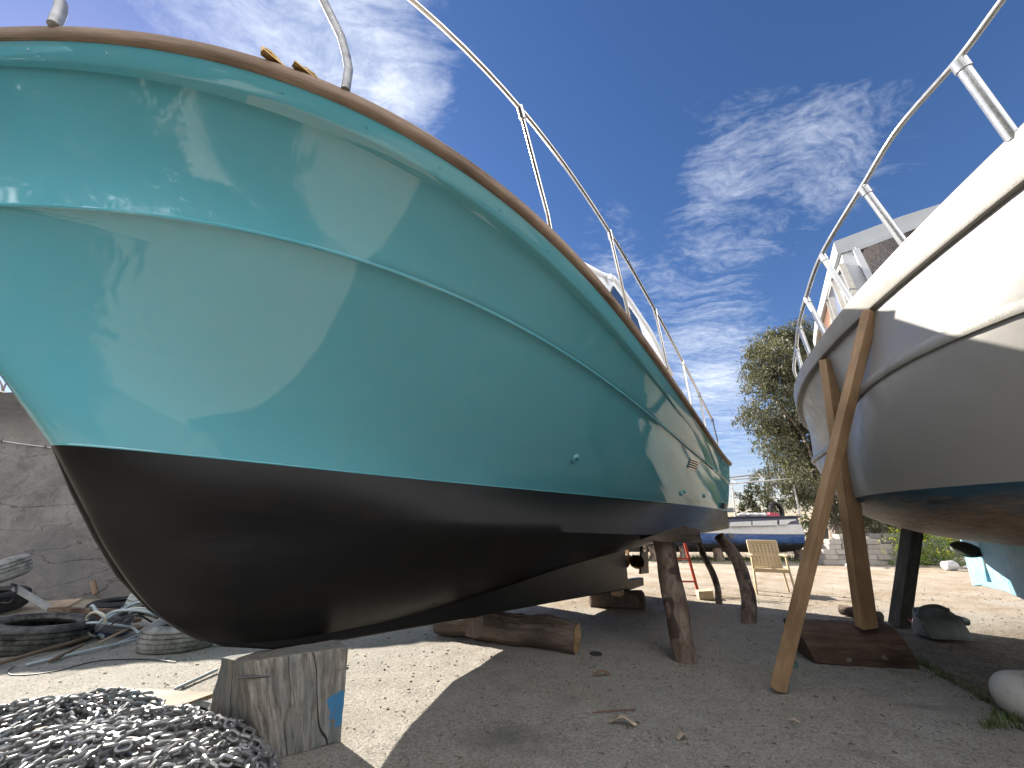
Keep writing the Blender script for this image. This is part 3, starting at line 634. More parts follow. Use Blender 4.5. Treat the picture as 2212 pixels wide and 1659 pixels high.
# mid log with a pale sawn end
l0=G(983,1382); l1=G(1240,1418); d=(l1-l0)/np.linalg.norm(l1-l0); bk2=np.array([-d[1],d[0],0])
ctr=lambda s,r:l0+(l1-l0)*s+bk2*.12+np.array([0,0,r*.97])
m=MB(); rr=[.135,.142,.15,.155,.15,.14,.145,.14,.135]; P=[ctr(i/8,rr[i])+np.array([0,0,.012*math.sin(i*1.3)]) for i in range(9)]; P=[P[0]-d*.3]+P; rr=[.13]+rr
PP=spline(P,5); R_=list(np.interp(np.linspace(0,1,len(PP)),np.linspace(0,1,len(rr)),rr)); m.tube(PP,R_,26,cap=False,wob=.13,seed=3)
ML=empty('keel_log',tuple(ctr(.5,0))); tag(ML,'thick grey log under the keel amidships with pale sawn end','log'); obj('log_body',m,LOGW,ML)
ring=m.v[-26:]; e=np.mean(np.array(ring),0); rings=[]
for k in (1.0,.7,.4,.05): rings.append([tuple(e+(np.array(q)-e)*k+d*(.006+.012*mnoise.noise(Vector(q)*19*k))) for q in ring])
obj('sawn_end',MB().grid(rings,[[(0,(q[0]-e[0]),(q[2]-e[2])) for q in r] for r in rings],closed=True),ENDW,ML)
kb=gb.w(1.75,0,0); kz=.40
m=MB().hexa([kb+gb.lat*sx*.06+gb.ax*sy*.06+np.array([0,0,z]) for z in (.24,kz+.006) for sx,sy in ((1,-1),(1,1),(-1,1),(-1,-1))],6,seed=5,amp=.006); tag(obj('wood_wedge',m,LOGW),'small wooden wedge between the keel and the thick grey log','wedge')
# rear log under the skeg
q0,q1=G(1272,1312),G(1398,1319); dd=(q1-q0)/np.linalg.norm(q1-q0); bq=np.array([-dd[1],dd[0],0])
cc=[q0,q1,q1+bq*.26,q0+bq*.26]; cc+= [cc[0]+np.array([0,0,.25]),cc[1]+np.array([-.02,.03,.22]),cc[2]+np.array([0,0,.24]),cc[3]+np.array([0,0,.25])]
m=MB().hexa(cc,18,seed=9,amp=.03,freq=5,smooth=True); tag(obj('timber_block',m,LOGW),'short squared timber block under the stern end of the keel','wood block')
hz=gb.loc(q0)[0]; kb=gb.w(4.75,-.02,0)
m=MB().hexa([kb+gb.lat*sx*.07+gb.ax*sy*.08+np.array([0,0,z]) for z in (.21,.285) for sx,sy in ((1,-1),(1,1),(-1,1),(-1,-1))],4,seed=6,amp=.003); tag(obj('wood_wedge',m,PINE),'small pale wedge on the squared timber block under the stern','wedge')
# eucalyptus posts
def post(px,Ys,rad,label,seed,group='eucalyptus trunk posts under the stern'):
    P=[AT(x,y,Y) for (x,y),Y in zip(px,Ys)]; PP=spline(P,6); r=list(np.interp(np.linspace(0,1,len(PP)),np.linspace(0,1,len(rad)),rad))
    d_=PP[0]-PP[2]; d_/=abs(d_[2]); PP=[PP[0]+d_*.15]+PP; r=[r[0]]+r
    return tag(obj('trunk_post',MB().tube(PP,r,20,wob=.12,seed=seed),BARK),label,'post',group)
b=G(1480,1426); post([(1480,1426),(1468,1360),(1458,1300),(1444,1230),(1434,1166)],[b[1],b[1]+.03,b[1]+.08,b[1]+.12,b[1]+.14],[.10,.108,.112,.108,.112],'thick reddish eucalyptus post holding the side of the turquoise boat',1)
b=G(1617,1343); post([(1617,1343),(1618,1300),(1608,1255),(1590,1205),(1553,1158)],[b[1],b[1]+.15,b[1]+.35,b[1]+.6,b[1]+.8],[.085,.09,.09,.088,.082],'bent dark eucalyptus post at the stern corner, peeling bark',2)
b=G(1553,1303); post([(1553,1303),(1550,1270),(1538,1235),(1518,1195),(1503,1148)],[b[1],b[1]+.02,b[1]+.03,b[1]+.03,b[1]+.02],[.052,.05,.048,.05,.052],'thin bent eucalyptus post between the two thick ones',3)
wy=4.20; poly=[AT(x,y,wy) for x,y in ((1385,1166),(1428,1152),(1483,1135),(1486,1143),(1503,1141),(1513,1150),(1514,1174),(1440,1172))]
tag(obj('timber_wedge',MB().prism(poly,(.03,.17,.0)),LOGW,bevel=.008),'dark split wedge lying on the thick post, jammed under the hull','wedge')
# ---------------------------------------------------------------- ground
SL0,SL1=G(1985,1436),G(2212,1562); sdv=(SL1-SL0)[:2]; sdv/=np.linalg.norm(sdv); snm=np.array([-sdv[1],sdv[0]]); 
if snm[0]<0: snm=-snm
def gmat():
    t=NT('ground'); p=t.st(src='pos'); s=t.sep(p)
    n1=t.noise(p,.8,6,.6,.4); n2=t.noise(p,4.5,8,.7,.3); n3=t.noise(p,45,5,.75); n4=t.noise(p,110,3,.75)
    conc=t.ramp(n2,[(.28,(.34,.32,.285)),(.55,(.45,.425,.38)),(.78,(.52,.495,.445))]); conc=t.mix(t.ramp(n1,[(.35,0.),(.7,.45)]),conc,(.42,.36,.28))
    sp=t.ramp(n4,[(.34,.42),(.60,1.06)]); conc=t.mix(.85,conc,sp,'MULTIPLY'); conc=t.mix(t.ramp(n3,[(.34,.75),(.50,0.)]),conc,(.13,.125,.115))
    peb=t.vor(p,34,'F1'); pm=t.ramp(t.noise(p,9,3),[(.5,0.),(.62,1.)]); pd=t.math('MULTIPLY',t.ramp(peb,[(.10,1.),(.17,0.)]),pm); conc=t.mix(t.math('MULTIPLY',pd,.6),conc,(.12,.105,.09))
    stn=t.ramp(t.noise(p,1.7,3,.5,.8),[(.62,0.),(.74,.5)]); conc=t.mix(stn,conc,(.115,.11,.10))
    dirt=t.ramp(n2,[(.3,(.24,.185,.13)),(.55,(.36,.295,.215)),(.78,(.44,.375,.29))]); dirt=t.mix(t.ramp(t.noise(p,1.1,4,.6),[(.4,0.),(.7,.7)]),dirt,(.50,.46,.40)); dirt=t.mix(t.ramp(n3,[(.28,.8),(.5,0.)]),dirt,(.14,.10,.07)); dirt=t.mix(.6,dirt,sp,'MULTIPLY')
    far=t.math('ADD',s[1],t.math('MULTIPLY',t.math('SUBTRACT',n1,.5),4.5)); fx=t.n('ShaderNodeMapRange'); t.l(far,fx.inputs[0]); fx.inputs[1].default_value=5.6; fx.inputs[2].default_value=7.0
    straw=t.mix(t.ramp(t.noise(t.st((1,3.5,1),src='pos',rot=(0,0,.5)),22,6,.75,.5),[(.42,0.),(.62,1.)]),(.085,.065,.045),(.27,.22,.16)); straw=t.mix(t.ramp(n2,[(.45,0.),(.65,.5)]),straw,(.30,.25,.19))
    d=t.math('ADD',t.math('MULTIPLY',t.math('SUBTRACT',s[0],float(SL0[0])),float(snm[0])),t.math('MULTIPLY',t.math('SUBTRACT',s[1],float(SL0[1])),float(snm[1])))
    d=t.math('ADD',d,t.math('MULTIPLY',t.math('SUBTRACT',n2,.5),.16)); dm=t.ramp(d,[(.0,0.),(.035,1.)])
    wallx=t.math('ADD',s[1],t.math('MULTIPLY',s[0],-.55)); 
    soil=t.math('MULTIPLY',t.ramp(t.noise(p,2.3,5,.65),[(.4,0.),(.6,1.)]),t.n('ShaderNodeMapRange').outputs[0]) if False else None
    yfade=t.n('ShaderNodeMapRange'); t.l(s[1],yfade.inputs[0]); yfade.inputs[1].default_value=6.4; yfade.inputs[2].default_value=4.9; 
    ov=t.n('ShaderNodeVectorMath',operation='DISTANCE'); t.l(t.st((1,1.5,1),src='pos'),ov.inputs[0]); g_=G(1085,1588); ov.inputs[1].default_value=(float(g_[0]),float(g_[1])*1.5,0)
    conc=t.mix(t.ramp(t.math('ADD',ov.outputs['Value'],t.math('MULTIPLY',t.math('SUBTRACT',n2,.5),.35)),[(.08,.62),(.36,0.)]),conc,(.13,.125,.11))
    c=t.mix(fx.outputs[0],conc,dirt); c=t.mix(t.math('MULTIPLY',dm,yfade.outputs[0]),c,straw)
    cr=t.noise(p,.55,5,.55,.4); ck=t.ramp(t.math('ABSOLUTE',t.math('SUBTRACT',cr,.5)),[(.0,1.),(.0022,0.)]); c=t.mix(t.math('MULTIPLY',ck,t.ramp(n1,[(.5,0.),(.6,.35)])),c,(.10,.09,.08))
    h=t.math('ADD',t.math('MULTIPLY',n3,.8),t.math('ADD',t.math('MULTIPLY',n4,.35),t.math('MULTIPLY',pd,.5)))
    nm=t.bump(h,1.,.035); nm=t.bump(n2,.5,.05,nm)
    return t.fin(c,.92,nm,spec=.15)
def axis(lo,hi,step,end,gr=1.22):
    a=list(np.arange(lo,hi+1e-6,step)); s=step; x=hi
    while x<end: s*=gr; x+=s; a.append(x)
    s=step; x=lo
    while x>-end: s*=gr; x-=s; a.insert(0,x)
    return np.array(a)
gx=axis(-5.5,7,.06,900); gy=axis(1.2,8.5,.06,900)
def hgt(x,y):
    k=max(0,min(1,(12-math.hypot(x,y))/3)); h=.012*mnoise.noise(Vector((x*1.1,y*1.1,0)))+.006*mnoise.noise(Vector((x*4,y*4,3)))+.003*mnoise.noise(Vector((x*13,y*13,5)))
    dd=((x-SL0[0])*snm[0]+(y-SL0[1])*snm[1]); 
    if dd>0 and y<5.6: h-=.028*min(1,dd/.05)*min(1,max(0,(5.6-y)/1.0))
    return h*k-.004
rows=[[(x,y,hgt(x,y) if -7<x<8 and 0<y<10 else 0.-.004) for x in gx] for y in gy]
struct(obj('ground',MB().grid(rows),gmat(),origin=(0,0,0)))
# loose stones, chips and litter on the yard
STONE=paint('stone',(.20,.18,.155),.9,.5,20,bump=.4,src='pos'); LEAF=paint('dry_leaf',(.13,.10,.07),.8,.5,15,src='pos')
def ico(m,c,r,sx=1,sy=1,sz=1,seed=0,sub=1):
    bm=bmesh.new(); bmesh.ops.create_icosphere(bm,subdivisions=sub,radius=1)
    vs=[]
    for v in bm.verts:
        p=v.co.copy(); k=1+.28*mnoise.noise(p*1.7+Vector((seed,0,0))); vs.append((c[0]+p.x*r*sx*k,c[1]+p.y*r*sy*k,c[2]+p.z*r*sz*k))
    m.add(vs,[tuple(v.index for v in f.verts) for f in bm.faces],None,sub>1); bm.free(); return m
_t=MB(); ico(_t,(0,0,0),1,seed=3); TV=np.array(_t.v); TF=_t.f; m=MB()
for i in range(9000):
    y=1.7+(random.random()**1.5)*7; x=random.uniform(-1.05,1.2)*y; r=random.choice((.002,.0025,.003,.003,.004,.005,.008))*random.uniform(.7,1.4)*(.7+.12*y); a=random.uniform(0,6.28); c,s_=math.cos(a),math.sin(a)
    V=TV*np.array([random.uniform(.8,1.5),random.uniform(.7,1.2),.7])*r; V=np.stack([V[:,0]*c-V[:,1]*s_,V[:,0]*s_+V[:,1]*c,V[:,2]],1)+np.array([x,y,hgt(x,y)+r*.3]); m.add(V,TF,None,False)
tag(obj('gravel',m,STONE,origin=(0,0,0)),'small loose stones scattered over the concrete yard','gravel',None,'stuff')
m=MB()
for i in range(700):
    y=2.2+random.random()**1.3*6; x=random.uniform(-.2,1.25)*y*.95; a=random.uniform(0,6.28); L=random.uniform(.006,.026); w=L*random.uniform(.06,.35); z=hgt(x,y)+.004
    c,s=math.cos(a),math.sin(a); up=random.uniform(0,.012)
    m.add([(x-c*L,y-s*L,z),(x-s*w,y+c*w,z+up),(x+c*L,y+s*L,z+.002),(x+s*w,y-c*w,z+up*.6)],[(0,1,2),(0,2,3)],None,False)
tag(obj('leaf_litter',m,LEAF,origin=(0,0,0)),'dry leaf bits and twigs littering the shaded concrete','leaf litter',None,'stuff')
# weeds along the slab edge
GRASS=paint('grass',(.055,.085,.02),.7,.5,8,src='pos')
def tuft(m,x,y,z,n,h,sp=.05):
    for _ in range(n):
        a=random.uniform(0,6.28); d=random.uniform(0,sp); bx,by=x+d*math.cos(a),y+d*math.sin(a); hh=h*random.uniform(.4,1.1); le=hh*random.uniform(.2,.8); w=.0025+h*.012; a2=random.uniform(0,6.28)
        px,py=-math.sin(a2)*w,math.cos(a2)*w; tx,ty=math.cos(a2)*le,math.sin(a2)*le
        m.add([(bx-px,by-py,z),(bx+px,by+py,z),(bx+tx*.4+px*.7,by+ty*.4+py*.7,z+hh*.65),(bx+tx*.4-px*.7,by+ty*.4-py*.7,z+hh*.65),(bx+tx,by+ty,z+hh)],[(0,1,2,3),(3,2,4)],None,False)
m=MB()
for i in range(130):
    s=random.random()**1.6; p=SL0[:2]+sdv*(s*2.2-.25)+snm*random.gauss(.04,.06); tuft(m,p[0],p[1],-.02,10,random.uniform(.02,.06))
for i in range(25):
    p=G(random.uniform(2130,2200),random.uniform(1545,1580)); tuft(m,p[0],p[1],-.02,8,random.uniform(.05,.13),.03)
tag(obj('weeds',m,GRASS,origin=(0,0,0)),'low green weeds growing along the broken concrete edge','weeds',None,'stuff')
# single pieces of litter
def curl(name,x,y,L,w,h,mt,label,cat,az,k=2.2,seed=0):
    o=G(x,y); c,s=math.cos(az),math.sin(az); m=MB(); rows=[]
    for i in range(15):
        f=i/14; th=k*f; lx=L*(f-.5); z=.004+h*math.sin(math.pi*min(1,f*1.05))**1.3*(.6+.4*math.sin(th)); row=[]
        for j in (-1,0,1):
            wy=w*(1-.75*abs(f-.45)**1.3)*j; row.append((o[0]+lx*c-wy*s,o[1]+lx*s+wy*c,z+.012*abs(j)+.006*mnoise.noise(Vector((f*6,j*3,seed)))))
        rows.append(row)
    m.grid(rows); ob=obj(name,m,mt); ob.modifiers.new('t','SOLIDIFY').thickness=.003; return tag(ob,label,cat)
BARKP=paint('bark_strip',(.23,.135,.075),.8,.4,14); PALEP=paint('pale_bark',(.36,.29,.22),.8,.5,10)
curl('bark_strip',1300,1461,.16,.016,.028,BARKP,'orange brown curl of bark lying past the thick log end','bark',.15)
curl('bark_strip',1345,1567,.17,.022,.035,PALEP,'pale curled strip of bark lying in the open grey foreground','bark',-.25,seed=4)
curl('bark_strip',1475,1598,.07,.018,.02,PALEP,'small pale scrap of bark right of the larger curled strip','bark',.3,seed=7)
curl('dry_leaf',1716,1563,.055,.012,.01,PALEP,'pale dry leaf alone on the foreground concrete','leaf',-.5,seed=2)
P=[G(1280,1539,.008),G(1325,1535,.012),G(1373,1532,.007)]; tag(obj('twig',MB().tube(P,.0035,6),paint('red_twig',(.14,.05,.035),.8)),'thin reddish twig on the grey concrete','twig')
o=G(1287,1413); tag(obj('rubber_cap',MB().lathe([(0,.012),(.055,.012),(.062,.006),(.062,-.01)],o,None,24),paint('black_cap',(.012,.012,.013),.6)),'flat black round cap lying beside the sawn log end','cap')
o=G(1706,1434); tag(obj('lid',MB().lathe([(0,.006),(.05,.006),(.052,.02),(.062,.02),(.064,-.01)],o,None,24),paint('green_lid',(.05,.13,.10),.5)),'dull green plastic lid beside the foot of the leaning prop','lid')
# ---------------------------------------------------------------- concrete wall at the left
def wallmat():
    t=NT('old_wall'); p=t.st(src='pos'); s=t.sep(p); n1=t.noise(t.st((1,1,1.1),src='pos'),1.0,6,.65,.8); n2=t.noise(p,5,8,.72,.4); n3=t.noise(t.st((1,1,1),src='pos'),28,6,.7)
    c=t.ramp(n1,[(.3,(.105,.102,.10)),(.5,(.165,.157,.148)),(.7,(.22,.205,.19))]); c=t.mix(t.ramp(n2,[(.36,.6),(.52,0.)]),c,(.07,.067,.065)); c=t.mix(t.ramp(n3,[(.6,0.),(.74,.8)]),c,(.40,.38,.35))
    up=t.n('ShaderNodeMapRange'); t.l(t.math('ADD',s[2],t.math('MULTIPLY',t.math('SUBTRACT',n2,.5),1.1)),up.inputs[0]); up.inputs[1].default_value=2.55; up.inputs[2].default_value=3.15
    c=t.mix(t.math('MULTIPLY',up.outputs[0],.7),c,(.045,.04,.036)); lo=t.n('ShaderNodeMapRange'); t.l(t.math('ADD',s[2],t.math('MULTIPLY',n1,1.2)),lo.inputs[0]); lo.inputs[1].default_value=1.9; lo.inputs[2].default_value=1.3
    c=t.mix(t.math('MULTIPLY',lo.outputs[0],.5),c,(.125,.12,.122))
    cr=t.noise(t.st((.35,.35,1.6),src='pos'),1.1,5,.55,.3); k=t.ramp(t.math('ABSOLUTE',t.math('SUBTRACT',cr,.52)),[(0.,1.),(.0035,0.)]); c=t.mix(t.math('MULTIPLY',k,.55),c,(.035,.032,.03))
    h=t.math('ADD',t.math('MULTIPLY',n2,1.),t.math('SUBTRACT',t.math('MULTIPLY',n3,.5),k)); return t.fin(c,.92,t.bump(h,.7,.03),spec=.12)
WA,WBp=np.array([-13.,5.8]),np.array([-2.3,8.7]); wd=(WBp-WA)/np.linalg.norm(WBp-WA); wn_=np.array([-wd[1],wd[0]]); WL_=np.linalg.norm(WBp-WA)
m=MB(); rows=[]; N=150
for i in range(N+1):
    s=i/N; b=WA+wd*WL_*s; row=[]
    top=3.56-.08*s-.10*max(0,mnoise.noise(Vector((s*22,0,0))))+.05*mnoise.noise(Vector((s*55,2,0)))
    for k in range(24):
        z=top*k/23; d=.018*mnoise.noise(Vector((b[0]*1.2,z*1.2,1)))+.01*mnoise.noise(Vector((b[0]*4,z*4,1))); row.append((b[0]+wn_[0]*d*-1,b[1]-wn_[1]*d,z-.02))
    row.append((b[0]+wn_[0]*.25,b[1]+wn_[1]*.25,top+.015*mnoise.noise(Vector((s*70,5,0))))); row.append((b[0]+wn_[0]*.25,b[1]+wn_[1]*.25,-.02)); rows.append(row)
m.grid(rows); 
for r in (rows[0],rows[-1]): m.add(r,[tuple(range(len(r)))],None,False)
WALL=tag(obj('concrete_wall',m,wallmat()),'old stained concrete wall with cracks behind the junk','wall')
def onwall(x,y,off=.03):
    r=ray(x,y); n=np.array([wn_[0],wn_[1],0]); p0=np.array([WA[0],WA[1],0])-n*off; return CAMP+r*((p0-CAMP)@n)/(r@n)
WHCAB=paint('cable_grey',(.45,.45,.44),.5)
cb=obj('wall_cable',MB().tube([onwall(-60,940),onwall(-5,951),onwall(40,958),onwall(112,967),onwall(170,972)],.008,6),WHCAB,WALL)
for x,y in ((2,952),(98,965)): 
    P=onwall(x,y,.035); m=MB().box(P,(.035,.03,.03)); obj('cable_clip',m,DARKMET,WALL)
# bare twigs over the wall
TW_=paint('twig',(.16,.12,.09),.85); B0=np.array([-9.2,7.6,0]); RT=tag(empty('bare_shrub',tuple(B0)),'bare twiggy shrub sticking up behind the wall','shrub')
m=MB()
for x,y,x2,y2,x3,y3 in ((5,880,8,840,33,795),(20,885,50,870,70,840),(62,915,42,850,55,795),(65,910,50,880,52,800),(0,870,-20,800,-60,760),(70,920,60,880,48,840)):
    A_=AT(x,y,8.2); m.tube(spline([np.array([A_[0]-.1,8.2,1.2]),A_,AT(x2,y2,8.2),AT(x3,y3,8.3)],6),.016,6)
m.tube([(B0[0],B0[1],0),(B0[0]+.3,8.0,.9),tuple(AT(5,900,8.2))],.05,8); obj('branches',m,TW_,RT)
# ---------------------------------------------------------------- junk by the wall
def treadmat(name,c,mud,amt):
    t=NT(name); v=t.st(src='obj'); n=t.noise(v,6,6,.7); f=t.noise(v,40,4); c1=t.mix(t.ramp(n,[(.42,0.),(.6,amt)]),c,mud); return t.fin(c1,.8,t.bump(f,.4,.006),spec=.3)
TYRE=treadmat('tyre_rubber',(.018,.018,.019),(.14,.135,.115),.7); TYREB=treadmat('tyre_black',(.014,.014,.015),(.04,.04,.04),.5); TYREW=treadmat('tyre_whitewashed',(.26,.255,.24),(.07,.07,.066),.8)
def tyre(name,o,Ro,Ri,W,mt,label,M=None,n=72,grp=None):
    m=MB(); M=M or Matrix.Identity(3); o=Vector(o); rows=[]
    half=[(Ri,-.36*W),(Ri+.012,-.44*W),(Ri+(Ro-Ri)*.35,-.52*W),(Ri+(Ro-Ri)*.7,-.5*W),(Ro-.02,-.42*W),(Ro-.004,-.36*W)]
    tr=[]; 
    for z,g in ((-.36,0),(-.26,0),(-.255,1),(-.215,1),(-.21,0),(-.07,0),(-.065,1),(-.025,1),(-.02,0),(.10,0),(.105,1),(.145,1),(.15,0),(.27,0),(.275,1),(.31,1),(.315,0),(.36,0)): tr.append((Ro-(.012 if g else 0)+.01*(1-(z/.36)**2),z*W))
    prof=half+tr+[(r,-z) for r,z in half[::-1]]+[(Ri+.02,.25*W),(Ri+(Ro-Ri)*.6,.42*W*.6),(Ro-.03,0),(Ri+(Ro-Ri)*.6,-.42*W*.6),(Ri+.02,-.25*W)]
    for k,(r,z) in enumerate(prof):
        row=[]
        for j in range(n):
            th=2*math.pi*j/n; rr=r
            if 5<k<24 and j%3==0 and (k%5 in(0,1)): rr-=.01
            row.append(o+M@Vector((rr*math.cos(th),rr*math.sin(th),z)))
        rows.append(row)
    m.grid(rows+[rows[0]],None,closed=True); return tag(obj(name,m,mt),label,'tyre',grp)
o=G(80,1382); o=G(80,1368,.11); tyre('tyre',o,.44,.27,.25,TYRE,'large worn black tyre lying flat, muddy tread, left of the hoses',Matrix.Rotation(.10,3,'Y')@Matrix.Rotation(-.05,3,'X'))
o=G(400,1368,.10); tyre('tyre',o,.37,.22,.24,TYREW,'whitewashed tyre lying flat under the bow stem')
o=G(262,1312,.10); tyre('tyre',o,.36,.22,.20,TYREB,'clean black tyre lying flat against the wall behind the hoses')
o=AT(-30,1243,5.5); tyre('tyre',o,.37,.20,.26,TYREW,'dirty white painted tyre heaped up high at the left edge',Matrix.Rotation(.30,3,'X')@Matrix.Rotation(-.25,3,'Y'))
o2=G(-30,1300,.15); tyre('tyre',o2,.40,.24,.26,TYREB,'black tyre under the white painted tyre at the left edge',Matrix.Rotation(.1,3,'X'))
o=G(383,1556,.03); tyre('tyre',o+np.array([.05,.06,-.03]),.15,.08,.13,TYREW,'small pale tyre half hidden between the chain and the wooden block',Matrix.Rotation(.25,3,'Y'))
ALU=paint('painted_channel',(.38,.39,.39),.45,.2,8,dirt=(.2,.2,.2)); GREYP=paint('grey_pipe',(.34,.37,.39),.4,.15,8); HOSE=paint('hose',(.36,.41,.44),.45,.2,10); CREAM=paint('cream_hose',(.48,.46,.38),.5); NAVY=paint('navy',(.02,.035,.07),.6); BLK=paint('black_cable',(.02,.02,.02),.5)
BROWNW=wood('old_plank',(.08,.05,.035),(.17,.11,.075),(.26,.19,.14),1,.85,.6,.6); PLY=wood('pale_board',(.20,.135,.085),(.29,.215,.15),(.35,.275,.205),.7,.7,.25,.35)
plank('metal_channel',AT(30,1268,5.7),G(110,1316,.10),.05,.11,ALU,'white painted metal channel leaning down onto the tyre','metal channel',up=(.3,-1,.2))
plank('plank',G(112,1316,.13),G(258,1322,.22),.09,.05,BROWNW,'rough brown plank lying behind the hoses by the wall','plank')
plank('plank',G(120,1306,.25),G(163,1303,.28),.14,.03,PLY,'short pale board propped against the wall foot','plank',up=(0,-.6,1))
plank('wood_lath',G(214,1388,.05),G(296,1350,.09),.045,.012,PLY,'thin tan lath in front of the grey pump','lath')
plank('pipe_length',G(57,1436,.02),G(296,1381,.03),.026,.026,GREYP,'long pale grey square pipe lying on the ground before the junk','pipe',bevel=.009)
plank('wooden_rod',G(-20,1438,.03),G(192,1377,.05),.035,.035,BROWNW,'dark round rod lying left of the long pale pipe','rod',bevel=.014)
plank('wooden_rod',G(108,1428,.03),G(180,1392,.05),.03,.03,BROWNW,'short dark rod beside the pale pipe','rod',bevel=.012)
plank('board',G(-30,1412,.02),G(70,1395,.02),.16,.02,ALU,'flat pale board under the large black tyre','board')
plank('metal_strip',G(150,1338,.10),G(222,1348,.08),.03,.02,ALU,'thin white strip under the grey hose loops','metal strip')
plank('metal_rod',G(377,1489,.012),G(470,1446,.02),.024,.024,GREYP,'grey metal rod on the sunlit ground behind the pale board','rod',bevel=.009)
def hose(name,pts,r,mt,label,cat='hose'):
    return tag(obj(name,MB().tube(spline([G(x,y,z) for x,y,z in pts],7),r,10),mt),label,cat)
hose('hose',[(205,1375,.02),(190,1368,.08),(188,1335,.22),(205,1322,.30),(225,1330,.27),(228,1345,.2)],.014,CREAM,'cream hose loop standing up left of the grey pump')
hose('hose',[(222,1375,.03),(208,1366,.05),(215,1345,.2),(245,1322,.28),(290,1318,.3),(330,1325,.26),(390,1345,.12)],.016,HOSE,'thick grey hose arching over the pump toward the hull')
hose('hose',[(225,1340,.2),(258,1320,.26),(300,1301,.32),(350,1308,.3),(400,1330,.2)],.015,HOSE,'upper grey hose running behind the white louvred box')
hose('hose',[(262,1342,.18),(275,1330,.22),(300,1322,.22),(340,1335,.18)],.012,BLK,'black hose between the grey hoses')
hose('hose',[(195,1315,.3),(200,1308,.34),(210,1322,.28),(225,1332,.25)],.014,HOSE,'short grey hose end curling up by the plank')
hose('cable',[(30,1440,.01),(18,1450,.008),(25,1458,.008),(70,1457,.008),(130,1448,.008),(210,1428,.008),(310,1424,.008),(380,1430,.008)],.005,BLK,'thin black cable looping over the ground to the sunlit strip','cable')
hose('hose',[(395,1393,.015),(430,1386,.015),(470,1381,.015),(500,1388,.015),(470,1392,.012),(445,1391,.012)],.013,HOSE,'pale hose end on the ground beside the whitewashed tyre')
hose('cable',[(0,1302,.15),(22,1300,.25),(34,1280,.38),(34,1265,.45),(25,1262,.45)],.012,BLK,'black cable loop hanging below the white painted tyre','cable')
hose('hose',[(170,1352,.12),(200,1345,.2),(250,1350,.16),(285,1356,.1),(300,1368,.05)],.013,HOSE,'grey hose crossing in front of the thin white strip')
hose('hose',[(255,1325,.26),(285,1314,.31),(320,1316,.30),(360,1330,.22),(400,1352,.1)],.011,CREAM,'cream hose lying over the upper grey hose')
hose('cable',[(240,1350,.18),(262,1335,.24),(300,1330,.25),(330,1345,.15)],.009,BLK,'thin black cable draped across the grey pump','cable')
plank('plank',G(250,1365,.06),G(330,1352,.10),.06,.03,BROWNW,'dark short plank behind the tan lath','plank')
plank('plank',G(185,1330,.12),G(300,1340,.1),.07,.04,BROWNW,'long dark plank lying beneath the hoses','plank')
plank('pipe_length',G(235,1396,.02),G(300,1372,.03),.02,.02,GREYP,'thin grey pipe just behind the long pale pipe','pipe',bevel=.006)
plank('stake',onwall(205,1290,.25)*[1,1,0]+[0,0,.1],onwall(200,1255,.12),.07,.03,BROWNW,'dark upright stake leaning on the wall behind the black tyre','stake',up=(0,-1,.2))
# pump / motor
p=G(243,1368,.02); PM=tag(empty('pump',tuple(p)),'grey rounded electric pump tilted among the hoses','pump')
M=Matrix.Rotation(.35,3,'Y')@Matrix.Rotation(.3,3,'Z'); m=MB(); 
m.hexa([Vector(p)+M@Vector(q) for q in ((-.10,-.09,0),(.10,-.09,.02),(.10,.09,.02),(-.10,.09,0),(-.085,-.075,.20),(.09,-.075,.19),(.09,.075,.19),(-.085,.075,.2))],8,seed=4,amp=.008,smooth=True); obj('pump_housing',m,paint('pump_grey',(.085,.09,.11),.45),PM,bevel=.01,sub=1)
m=MB().tube([Vector(p)+M@Vector((-.02,0,.18)),Vector(p)+M@Vector((-.02,0,.27))],.05,14); obj('pump_neck',m,DARKMET,PM)
m=MB().box(Vector(p)+M@Vector((0,0,.0)),(.24,.2,.03),M); obj('pump_base',m,NAVY,PM)
o=G(268,1345,.05); LB=tag(empty('louvred_box',tuple(o)),'small white louvred plastic box standing among the hoses','box'); M=Matrix.Rotation(.25,3,'Y'); m=MB().box(Vector(o)+M@Vector((0,0,.16)),(.13,.12,.32),M); obj('box_body',m,ALU,LB,bevel=.006)
for k in range(5): obj('louvre',MB().box(Vector(o)+M@Vector((0,-.062,.06+.05*k)),(.10,.012,.022),M@Matrix.Rotation(.5,3,'X')),ALU,LB)
# board beside the block
zb_=.09; A_=[G(160,1503,zb_),G(240,1483,zb_),G(466,1496,zb_),G(322,1548,zb_)]
m=MB().prism([A_[0],A_[3],A_[2],A_[1]],(0,0,-.028)); m.st=[((q[0]*.93+q[1]*.35),(q[1]*.93-q[0]*.35),q[2]) for q in m.v]; tag(obj('board',m,PLY,bevel=.003),'wide pale sunlit board lying between the chain and the wooden block','board')
A_=[G(-60,1600,.05),G(70,1605,.05),G(60,1640,.05),G(-60,1650,.05)]; tag(obj('board',MB().prism([A_[0],A_[3],A_[2],A_[1]],(0,0,-.03)),PLY,bevel=.003),'pale sunlit board half buried under the heap of chain','board')
